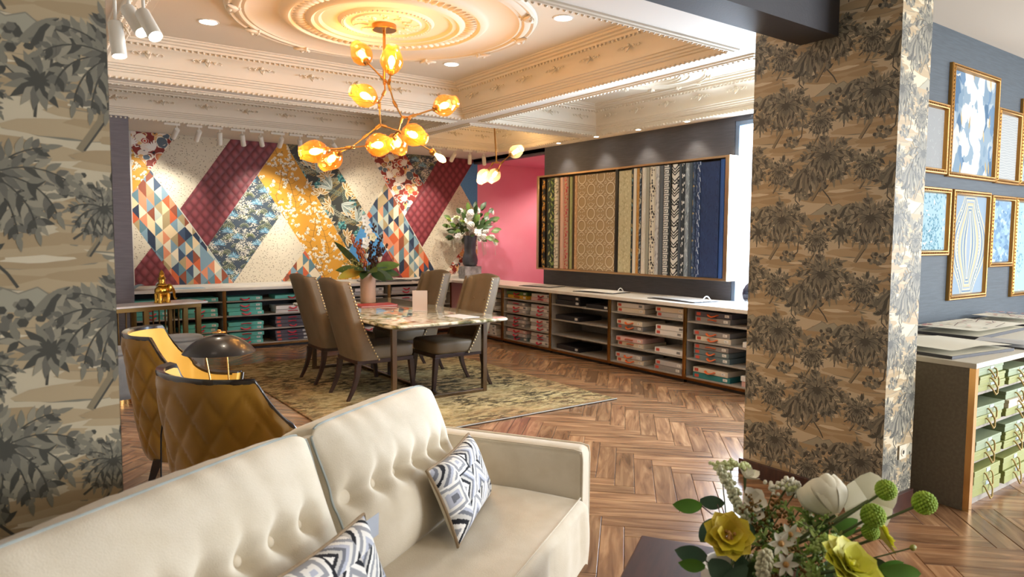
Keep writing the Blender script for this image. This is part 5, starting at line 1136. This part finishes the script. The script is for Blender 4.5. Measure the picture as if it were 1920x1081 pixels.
# ------------------------------------------------------------------ lamps: branching chandelier, far pendant, recessed and track lights
def W(px, py, d): return EYE + (_f + _r2 * ((px - 960) / 1300) - _u2 * ((py - 540.5) / 1300)) * d
amber = glass('amber_glass', '#ffdf9e', .10, .03, '#ff9c30'); smoke = glass('pale_amber_glass', '#fff2dc', .2, .03, '#ffe6c0')
copper = P('brushed_copper', '#bb8f54', .3, metal=1)
WARM = (1, .62, .25)
def emis(name, col, s):
    if name in MATS: return MATS[name]
    m = P(name, col, .5); b = m.node_tree.nodes['Principled BSDF']; b.inputs['Emission Color'].default_value = lin(col) + (1,); b.inputs['Emission Strength'].default_value = s; return m
bulbm = emis('bulb_glow', (255, 205, 120), 14); bulbw = emis('bulb_glow_far', (255, 226, 170), 9); lens = emis('downlight_lens', (255, 246, 232), 22)
def along(base, tip): return Matrix.Translation(base) @ (Vector(tip) - Vector(base)).to_track_quat('Z', 'Y').to_matrix().to_4x4()
def globe(root, base, cen, glassm, watts, col, L=.20, D_=.165, glassed=True, bm=None):
    base, cen = Vector(base), Vector(cen); o = root.location; dv = (cen - base).normalized(); M = Matrix.Translation(-o) @ along(base, base + dv)
    MB().lathe([(0, -.012), (.018, -.012), (.026, 0), (.028, .012), (.024, .03), (.016, .034), (0, .034)], 16, M).build('socket_cup', copper, root, smooth=50)
    h = D_ / 2
    if glassed: MB().lathe([(.022, .004), (h * .55, .016), (h * .86, .05), (h, .085), (h * .97, .115), (h * .82, .15), (h * .60, .185), (h * .52, .20), (h * .57, .205)], 28, M @ Matrix.Scale(L / .205, 4, (0, 0, 1))).build('glass_globe', glassm, root, smooth=180)
    MB().lathe([(0, .034), (.012, .036), (.014, .05), (.024, .075), (.027, .095), (.020, .12), (.008, .132), (0, .134)], 14, M).build('bulb', bm or bulbm, root, smooth=180)
    point('bulb_light', base + dv * .16 - o, watts, col, .03, root)
def rods(root, pts, r=.0065, name='arm'):
    o = root.location; P_ = [Vector(p) - o for p in pts]; MB().tube(P_, r, 8).build(name, copper, root, smooth=60)
    for p, q in zip(P_, P_[1:]):
        d = (q - p).normalized(); l = min(.045, (q - p).length * .4); MB().tube([p, p + d * l], r * 1.9, 8).build('joint_sleeve', copper, root, smooth=50)
CD = 5.13
ch = thing('chandelier', 'branching copper chandelier with amber glass globes over the dining area', 'chandelier', (2.30, 4.85, 3.07))
MB().lathe([(0, 0), (.088, 0), (.09, -.004), (.09, -.036), (.086, -.04), (0, -.04)], 36).build('canopy', copper, ch, smooth=40)
MB().tube([(0, 0, -.04), W(720.5, 149, CD) - ch.location], .011, 10).build('stem', copper, ch, smooth=60)
n = lambda x, y, d=0: W(x, y, CD + d)
H = n(720.5, 150); J1 = n(722, 170, -.03); J2 = n(711, 192, -.05); J3 = n(713.5, 234, -.03); J4 = n(659, 276, -.08); J5 = n(738, 190, .02); J6 = n(754, 220, .02); J7 = n(747, 245, .05); J8 = n(769, 219, .03)
for p in ([H, n(688.5, 117, .12)], [H, n(729, 158, -.03), n(733, 137, -.12)], [H, J1, J2, J3], [J2, n(704, 188, -.16)], [J3, n(690, 252, -.05), J4], [J4, n(615, 281, -.16)], [J4, n(636, 285, .08)], [J4, n(690, 273, -.30)], [J3, J7], [n(729, 158, -.03), J5, J6, J7], [J6, J8, n(815, 204, .10)], [J8, n(758, 246, -.12)], [J7, n(736, 256, .16)], [J7, n(809, 283, .2)]): rods(ch, p)
for b_, c_, g in (((688.5, 117, .12), (673, 94, .17), 1), ((733, 137, -.12), (734, 119, -.17), 1), ((704, 188, -.16), (681, 178, -.24), 1), ((815, 204, .10), (838, 196, .16), 1), ((758, 246, -.12), (776, 253, -.17), 1), ((690, 273, -.30), (716, 271, -.36), 1), ((736, 256, .16), (744, 268, .24), 1), ((615, 281, -.16), (588, 284, -.2), 1), ((636, 285, .08), (620, 299, .13), 1), ((809, 283, .2), (830, 299, .22), 0)):
    globe(ch, n(*b_), n(*c_), amber, 3.5, WARM, glassed=bool(g))
pd = thing('pendant_lamp', 'small branching pendant lamp with pale globes near the pink alcove', 'pendant lamp', (5.26, 7.76, 3.09)); PD = W(931, 303, 9.2); dp = (Vector((5.26, 7.76, 2.5)) - EYE).dot(_f)
m2 = lambda x, y, d=0: W(x, y, dp + d)
MB().lathe([(0, 0), (.07, 0), (.07, -.03), (0, -.03)], 24).build('canopy', copper, pd, smooth=40); MB().tube([(0, 0, -.03), m2(931, 303) - pd.location], .010, 8).build('stem', copper, pd, smooth=60)
for p in ([m2(931, 304), m2(940, 305.5), m2(956.6, 290.5, .1)], [m2(931, 304), m2(924.4, 305.5), m2(915, 319, -.1)], [m2(940, 305.5), m2(934, 318, .15)]): rods(pd, p, .007)
for b_, c_ in (((956.6, 290.5, .1), (969, 283, .15)), ((915, 319, -.1), (910, 326, -.12)), ((934, 318, .15), (926, 329, .2))): globe(pd, m2(*b_), m2(*c_), smoke, 4, (1, .75, .45), .21, .18, bm=bulbw)
def downlight(label, x, y, z, r, w, ang, grp):
    t = thing('downlight', label, 'ceiling light', (x, y, z), 0, grp)
    MB().lathe([(r * 1.22, 0), (r * 1.2, -.005), (r * 1.02, -.006), (r, 0)], 28).build('trim_ring', P('trim_white', '#e6e2da', .4), t, smooth=40)
    MB().lathe([(0, -.0025), (r, -.0025), (r, 0)], 24).build('lens', lens, t)
    spot('downlight_beam', (0, 0, -.03), (0, 0, -1), w, (1, .86, .66), ang, .7, r * .8, t)
for i, (x, y, s) in enumerate(((1.25, 5.66, 'left of the chandelier'), (3.36, 5.66, 'beyond the chandelier'), (3.32, 4.0, 'right of the chandelier, near the dark beam'), (1.25, 4.0, 'nearest the left pillar'))): downlight('round recessed ceiling light in the main coffer, ' + s, x, y, 3.10, .062, 26, 120, 'recessed lights of the main coffer')
for i, y in enumerate((7.46, 6.70, 5.96, 5.22, 4.5)): downlight('tiny recessed light above the sample rack, %s from the far end' % ORD[i], 6.13, y, 2.80, .03, 15, 95, 'tiny lights above the sample rack')
for i, (x, y) in enumerate(((1.4, .3), (4.6, .2), (7.0, .6))): downlight('round recessed light in the front ceiling, %s from the left' % ORD[i], x, y, 3.10, .062, 16, 120, 'recessed lights of the front ceiling')
for i, (x, y) in enumerate(((7.0, 8.75), (7.9, 9.2))): downlight('recessed light in the pink alcove ceiling, %s' % ('nearer' if i == 0 else 'farther'), x, y, 2.745, .05, 42, 140, 'recessed lights of the pink alcove')
twm = P('track_white', '#ddd6c8', .45)
def track_head(label, x, y, z, tgt, w, lit, grp, drop=.05, ln=.15, col=(1, .93, .82), ang=58):
    t = thing('track_spotlight', label, 'spotlight', (x, y, z), 0, grp); h = Vector((0, 0, -.03 - drop)); d = (Vector(tgt) - Vector((x, y, z)) - h).normalized()
    MB().box(-.085, .085, -.016, .016, -.028, 0).build('track_adapter', twm, t, bev=.003)
    MB().tube([(.05, 0, -.028), (.05, 0, -.03 - drop), h + d * .02 + Vector((.05, 0, 0))], .007, 8).build('stem', twm, t, smooth=50)
    M = Matrix.Translation(Vector((.05, 0, 0))) @ along(h, h + d)
    MB().lathe([(0, -.02), (.026, -.018), (.03, -.012), (.03, ln - .02), (.028, ln - .018), (.024, ln - .03), (0, ln - .03)], 20, M).build('lamp_barrel', twm, t, smooth=40)
    MB().lathe([(0, ln - .028), (.023, ln - .028), (.023, ln - .027)], 18, M).build('lens', lens if lit else P('lens_dim', '#b9b2a4', .3), t)
    if w: spot('track_beam', Vector((.05, 0, 0)) + h + d * (ln + .01), Vector((.05, 0, 0)) + h + d * 3, w, col, ang, .8, .03, t)
TX = [1.54, 1.78, 2.01, 2.27, 2.49, 2.75, 2.98, 3.20, 3.42, 5.03, 5.28, 5.55, 5.80]
TG = [(1.3, 2.0), (1.62, 1.8), (2.1, 1.0), (2.75, 1.2), (3.0, 1.7), (2.75, 1.9), (3.5, 1.4), (4.1, 1.7), (4.5, 1.9), (4.9, 1.8), (5.3, 1.8), (5.85, 1.7), (6.25, 1.7)]
for i, (x, (gx, gz)) in enumerate(zip(TX, TG)):
    track_head('white track spotlight, number %s of thirteen from the left, before the patterned wall' % ('one two three four five six seven eight nine ten eleven twelve thirteen'.split()[i]), x, 8.90, 2.8, (gx, 9.9 if i not in (2, 11, 12) else 9.4, gz), 42, i in (2, 3, 11, 12), 'track spotlights before the patterned wall')
MB().box(-.9, .57, 3.40, 3.44, 2.78, 2.7995)
for i, (x, y, z, tg, l) in enumerate(((.40, 3.52, 2.8, (.9, 2.6, 1.2), 'upper'), (.44, 3.40, 2.8, (.9, 2.3, 1.0), 'middle'), (.34, 3.46, 2.8, (.45, 3.1, .6), 'lowest'))):
    track_head('white spotlight by the left pillar top, %s of three' % l, x, y, z, tg, 12, 1, 'spotlights by the left pillar top', (.29, .33, .38)[i], .15, (1, .95, .88), 50)
# ------------------------------------------------------------------ tall vase of white flowers on the far corner pedestal
def bloom(mb, c, d, r, n, col=None, cup=.5, rows=3, pw=.75):
    c, d = Vector(c), Vector(d).normalized(); a = d.orthogonal().normalized(); b_ = d.cross(a)
    for k in range(rows):
        f = (k + 1) / rows; m = max(4, int(n * f))
        for j in range(m):
            th = 2 * PI * j / m + k * .6; o = a * math.cos(th) + b_ * math.sin(th); dirv = o * (.35 + .65 * f) + d * (cup * (1.35 - f)); leafmesh(mb, c + o * r * .06, dirv, r * (.55 + .45 * f), r * pw * (.6 + .4 * f), d, -.12 * cup * 2 + .1 * f, .3, 5)
    return mb
sp = thing('pedestal', 'small grey carved stone block pedestal in the counter corner', 'pedestal', (6.06, 9.62, .8305), -.1)
MB().box(-.15, .15, -.12, .12, 0, .20).build('stone_block', P('grey_stone', '#77787c', .6, var=('#9a9a9e', 14), bump=(25, .6)), sp, bev=.006)
fv = thing('tall_flower_vase', 'tall dark vase of white flowers on the grey pedestal', 'vase', (6.06, 9.62, 1.031))
MB().lathe([(0, 0), (.085, 0), (.115, .03), (.128, .10), (.115, .17), (.095, .24), (.098, .36), (.11, .46), (.114, .50), (.105, .50), (.088, .36), (.085, .24), (0, .22)], 30).build('vase', P('vase_charcoal', '#3a3d48', .35, var=('#4a4e5a', 8)), fv, smooth=60)
g = random.Random(14); white_p = P('petal_pure', '#f4f4ee', .5); gw = P('petal_greenwhite', '#d4d9a8', .5)
for k in range(26):
    a = g.uniform(0, 2 * PI); rr = .48 * math.sqrt(g.random()); z = .66 + g.uniform(-.16, .40) - rr * .25; c = Vector((rr * math.cos(a), rr * .6 * math.sin(a) - .05, z))
    m = MB()
    if k % 2:
        for j in range(60):
            t_ = math.acos(1 - 2 * (j + .5) / 60); p = j * 2.4; q = Vector((math.sin(t_) * math.cos(p), math.sin(t_) * math.sin(p), math.cos(t_))); m.ball(c + q * .048, .015, 5, 4, (1.2, 1.2, .7))
    else: bloom(m, c - Vector((0, 0, .03)), (math.cos(a) * .5, -1, .5), .066, 9)
    m.build('white_bloom', white_p, fv, smooth=60)
for k, (x, z) in enumerate(((-.46, .72), (-.30, .76), (-.18, .70), (.42, .72), (.26, .68))):
    m = MB(); bloom(m, (x, -.08, z), (g.uniform(-.4, .4), -.5, 1), .07, 7, cup=1.2); m.build('green_bud', gw if k % 2 else P('bud_green', '#a9b860', .5), fv, smooth=60); MB().tube([(0, 0, .4), (x * .5, -.04, .6), (x, -.08, z)], .004, 5).build('stem', stemm, fv)
for k in range(80):
    a = g.uniform(0, 2 * PI); el = g.uniform(-.35, 1.35); d = Vector((math.cos(a) * math.cos(el), math.sin(a) * math.cos(el) * .6 - .1, math.sin(el))); leafmesh(MB(), Vector((0, -.03, .54)) + d * g.uniform(.12, .46), d, g.uniform(.10, .18), .07, Vector((-.5, -.75, .4)), .15).build('leaf', ldk if k % 3 else lg, fv, smooth=60)
for k in range(14):
    x = g.uniform(.05, .42) * (1 if k < 10 else -1); MB().tube([(x * .6, -.1, .55), (x, -.13, .48), (x + .01, -.14, .1 + g.uniform(0, .2))], .0025, 4).build('trailing_strand', P('strand_pale', '#dfe0d0', .6), fv)

# ------------------------------------------------------------------ foreground flowers in a bowl on the low table
fb = thing('flower_arrangement', 'yellow and white flower arrangement on the low table, bottom right', 'flowers', (1.62, 1.16, .4855))
O = fb.location
MB().lathe([(0, 0), (.06, 0), (.085, .02), (.10, .06), (.095, .10), (.088, .10), (.09, .06), (.07, .03), (0, .02)], 28).build('bowl', P('bowl_white', '#d8d2c4', .3), fb, smooth=60)
yel = P('petal_yellow', '#d9c92a', .5, var=('#c9a92a', 14)); yel2 = P('petal_lime_yellow', '#cfcf35', .5, var=('#dfd95a', 10)); ivory = P('petal_ivory', '#efe8cf', .5, var=('#e6dfc0', 10)); pom = P('pompom_green', '#86a52c', .7, var=('#a9c545', 40)); fuzz = P('plume_cream', '#dcdcb8', .8); starm = P('star_white', '#ece9d4', .5); eye_ = P('flower_eye', '#b98a4a', .7)
lbr = P('leaf_bright', '#5c8a2a', .45, var=('#4a7424', 10)); leu = P('leaf_eucalyptus', '#4f6a52', .5, var=('#3f5a44', 8)); olive = P('sprig_ochre', '#8a6d24', .7, var=('#6d4a1c', 20)); filler = P('filler_green', '#8fae48', .6, var=('#b4c878', 20))
g = random.Random(31); TOC = -_f
def q(px, py, d): return W(px, py, d) - O
def stem(tip, r=.004, m=None, bend=.35):
    tip = Vector(tip); b0 = Vector((g.uniform(-.03, .03), g.uniform(-.03, .03), .06)); mid = b0 * (1 - .55) + tip * .55 + Vector((0, 0, -.03 * bend)); mid.z = max(mid.z, .10); MB().tube([b0, b0 * .6 + mid * .4 + Vector((0, 0, .02)), mid, tip], r, 6).build('stem', m or stemm, fb, smooth=60)
for (px, py, d, r, dv, m_, nn) in ((1365, 1006, 1.83, .066, (-.5, -.6, .75), yel, 9), (1592, 1064, 1.72, .082, (0, -.6, .85), yel2, 11), (1650, 1006, 1.93, .055, (.55, -.65, .5), yel2, 9), (1625, 975, 2.02, .035, (.3, -.3, .9), yel2, 7)):
    c = q(px, py, d); m = MB(); bloom(m, c, dv, r, nn, cup=.55, rows=3, pw=.85); b_ = m.build('yellow_bloom', m_, fb, smooth=60); dd = Vector(dv).normalized(); mm = MB()
    for k in range(14): mm.ball(c + dd * .012 + Vector((g.uniform(-1, 1), g.uniform(-1, 1), g.uniform(-1, 1))) * r * .16, .005, 5, 4)
    mm.build('bloom_centre', eye_ if m_ is yel else yel2, b_); stem(c)
# ivory tulip cup and open poppy
c = q(1566, 965, 1.88); m = MB(); ax = (_r2 * -.25 + _u2 * .7 + _f * .6).normalized(); a = ax.orthogonal().normalized(); b2 = ax.cross(a)
for k in range(7):
    th = 2 * PI * k / 7 * 1.0; o = a * math.cos(th) + b2 * math.sin(th)
    m.grid(lambda u, v, o=o, th=th: c + ax * (.095 * v * (1 - .16 * (2 * u - 1) ** 2)) + ((o * math.cos((u - .5) * 1.7) + ax.cross(o) * math.sin((u - .5) * 1.7)) * (.012 + .052 * math.sin(v ** .85 * PI * .70) + .006 * v * v * math.sin(u * 9 + th * 3) * (.88 if k % 2 else 1))), 8, 8)
m.build('ivory_tulip', ivory, fb, smooth=180); stem(c, .005)
c = q(1628, 938, 2.0); m = MB()
for k in range(5):
    th = 2 * PI * k / 5 + .3; o = _r2 * math.cos(th) + _u2 * math.sin(th)
    leafmesh(m, c, o - _f * .25, .085, .10, -_f, .15, -.12, 7)
m.build('ivory_poppy', ivory, fb, smooth=60); stem(c, .005)
for px, py, d, r in ((1661, 918, 1.86, .027), (1637, 966, 1.84, .031), (1733, 942, 1.90, .031), (1632, 996, 1.84, .022)):
    c = q(px, py, d); m = MB()
    for j in range(150):
        t_ = math.acos(1 - 2 * (j + .5) / 150); p = j * 2.39996; v_ = Vector((math.sin(t_) * math.cos(p), math.sin(t_) * math.sin(p), math.cos(t_))); m.ball(c + v_ * r * .9, r * .17, 5, 3)
    m.ball(c, r * .88, 10, 7); m.build('green_pompom', pom, fb, smooth=60); stem(c, .0035)
# cream plumes and clusters
def plume(pts, r, n_, m_, name):
    m = MB(); V = [q(*p) for p in pts]
    for k in range(n_):
        u = k / n_ * (len(V) - 1); i = min(int(u), len(V) - 2); p = V[i] + (V[i + 1] - V[i]) * (u - i); rr = r * (.5 + .5 * math.sin(PI * (.15 + .75 * k / n_))); v_ = Vector((g.uniform(-1, 1), g.uniform(-1, 1), g.uniform(-1, 1))).normalized(); m.ball(p + v_ * rr, .0062, 5, 3)
    m.tube(V, r * .5, 6); m.build(name, m_, fb, smooth=60)
plume([(1352, 880, 1.95), (1372, 915, 1.94), (1390, 955, 1.92), (1400, 985, 1.90)], .016, 190, fuzz, 'cream_plume'); plume([(1522, 935, 1.97), (1515, 975, 1.95), (1508, 1010, 1.92)], .011, 100, fuzz, 'cream_plume'); plume([(1520, 1030, 1.8), (1555, 1012, 1.8), (1580, 1020, 1.8)], .016, 120, filler, 'pale_green_plume'); plume([(1436, 1036, 1.72), (1432, 1060, 1.72), (1430, 1081, 1.72)], .017, 160, P('catkin_beige', '#cfc9a6', .9), 'fuzzy_catkin')
for px, py, s in ((1352, 874, 1), (1369, 871, 1), (1394, 875, .9), (1452, 912, 1.1), (1482, 905, 1.1), (1492, 922, 1.1), (1475, 912, 1)):
    c = q(px, py, 1.97); m = MB()
    for k in range(34): v_ = Vector((g.gauss(0, 1), g.gauss(0, 1), g.gauss(0, .6))) * .0105 * s; m.ball(c + v_, .006, 5, 4)
    m.build('white_cluster', starm if s > 1 else P('cluster_lime', '#cfd69a', .6), fb, smooth=60); stem(c, .002)
c = q(1398, 895, 1.96); m = MB(); bloom(m, c, (.2, -.4, .9), .045, 4, cup=1.3, rows=2); m.build('white_bell', P('petal_white'), fb, smooth=60); stem(c, .0025)
for px, py, d, r in ((1412, 938, 1.94, .038), (1408, 960, 1.93, .036)): m = MB(); bloom(m, q(px, py, d), (-.3, -.6, .6), r, 5, cup=.8, rows=2, pw=1); m.build('white_ruffled_bloom', P('petal_white'), fb, smooth=60)
for px, py, d in ((1463, 1017, 1.74), (1472, 1056, 1.72), (1480, 1000, 1.85)):
    c = q(px, py, d); m = MB()
    for k in range(6): th = k * PI / 3; leafmesh(m, c, (_r2 * math.cos(th) + _u2 * math.sin(th)) - _f * .3, .034, .015, -_f, .1)
    m.build('star_flower', starm, fb, smooth=60); MB().ball(c - _f * .006, .008, 6, 4).build('flower_eye', eye_, fb)
MB().ball(q(1528, 912, 1.95), .014, 10, 7, (1, 1, .8)).build('olive_bud', P('bud_olive', '#8d8a34', .5), fb, smooth=180); stem(q(1528, 914, 1.95), .002)
MB().ball(q(1712, 1026, 1.85), .008, 8, 6, (1.6, 1, 1)).build('olive_bud', P('bud_olive'), fb, smooth=180); stem(q(1708, 1027, 1.85), .002)
for px, py, d, dx, dy, l, w, m_ in ((1316, 948, 1.9, -1, .05, .08, .042, lbr), (1312, 938, 1.93, .9, -.1, .07, .04, leu), (1342, 972, 1.88, -.5, -.75, .075, .055, leu), (1325, 1045, 1.80, -1, .25, .085, .05, leu), (1322, 1062, 1.78, -.9, .15, .07, .035, lbr), (1330, 1050, 1.80, .7, -.6, .08, .06, leu), (1560, 1000, 1.9, .8, .45, .08, .05, lbr), (1545, 1010, 1.92, -.3, .9, .06, .04, lbr), (1655, 1068, 1.8, 1, -.1, .10, .05, lbr), (1640, 1075, 1.82, .7, .3, .08, .045, lbr), (1400, 1060, 1.8, -.6, -.5, .1, .05, leu), (1385, 1040, 1.85, .2, -.9, .09, .05, leu), (1415, 1000, 1.9, -.5, .4, .06, .03, leu), (1450, 1030, 1.85, -.4, -.6, .09, .05, ldk), (1500, 1060, 1.85, .2, -.8, .09, .05, ldk), (1560, 1050, 1.9, -.4, -.5, .09, .05, ldk), (1420, 960, 1.97, .6, -.5, .06, .035, leu), (1395, 1075, 1.82, .5, .2, .09, .06, ldk), (1620, 1050, 1.92, .6, -.3, .08, .05, ldk)):
    leafmesh(MB(), q(px, py, d), _r2 * dx + _u2 * dy - _f * .15, l, w, -_f, .15, .2, 8).build('leaf', m_, fb, smooth=60)
for a_, b_ in (((1316, 948), (1352, 965)), ((1345, 945), (1356, 970)), ((1352, 965), (1400, 1010)), ((1322, 1050), (1380, 1075))): MB().tube([q(a_[0], a_[1], 1.9), q((a_[0] + b_[0]) / 2, (a_[1] + b_[1]) / 2 + 6, 1.89), q(b_[0], b_[1], 1.87)], .0018, 5).build('twig', brn, fb)
for k in range(84):
    px, py = g.uniform(1410, 1580), g.uniform(945, 1090); d = 1.93 - (py - 945) / 140 * .17 + g.uniform(-.04, .04); c = q(px, py, d); m = MB(); ax = (_u2 * g.uniform(.3, 1) + _r2 * g.uniform(-.8, .8) - _f * .2).normalized(); L_ = g.uniform(.03, .055); m.tube([c - ax * L_, c + ax * L_ * .6], .0016, 4)
    kind = k % 3
    for j in range(9):
        p = c + ax * (L_ * (j / 9 * 1.6 - 1)); v_ = Vector((g.uniform(-1, 1), g.uniform(-1, 1), g.uniform(-1, 1))).normalized()
        if kind == 0: leafmesh(m, p, v_ + ax * .7, .022, .009, -_f, .1, .2, 3)
        else: m.ball(p + v_ * .008, .0052 if kind == 1 else .0042, 5, 3)
    m.build('filler_sprig', (filler, lg, olive)[kind] if k % 5 else filler, fb, smooth=60)
for k in range(26):
    px, py = g.uniform(1400, 1475), g.uniform(930, 1030); c = q(px, py, 1.93); m = MB()
    for j in range(8): m.ball(c + Vector((g.uniform(-1, 1), g.uniform(-1, 1), g.uniform(-1, 1))) * .014, .0045, 5, 3)
    m.build('ochre_sprig', olive, fb, smooth=60)
# dark chair back outside the window
t = thing('office_chair', 'dark rounded chair back outside the bright window', 'chair', (6.95, 4.80, 0), 0)
o = MB().ball((0, 0, .86), .16, 16, 10, (.5, 1.4, 1.1)).build('backrest', P('chair_black', '#1c2430', .6), t, smooth=180)
MB().lathe([(.0, .40), (.24, .40), (.25, .45), (.2, .48), (0, .48)], 24).build('seat', P('chair_black'), t, smooth=60); MB().lathe([(0, .02), (.22, .02), (.2, .05), (.03, .07), (.03, .40), (0, .40)], 20).build('pedestal_base', P('chair_black'), t, smooth=50)
MB().box(.10, .14, -.03, .03, .45, .75).build('back_support', P('chair_black'), t)
S('ground_outside', 'pale pavement outside the shop windows', MB().box(-8, 20, -14, 14, -.16, -.125), P('pavement', '#b9b6b0', .9))
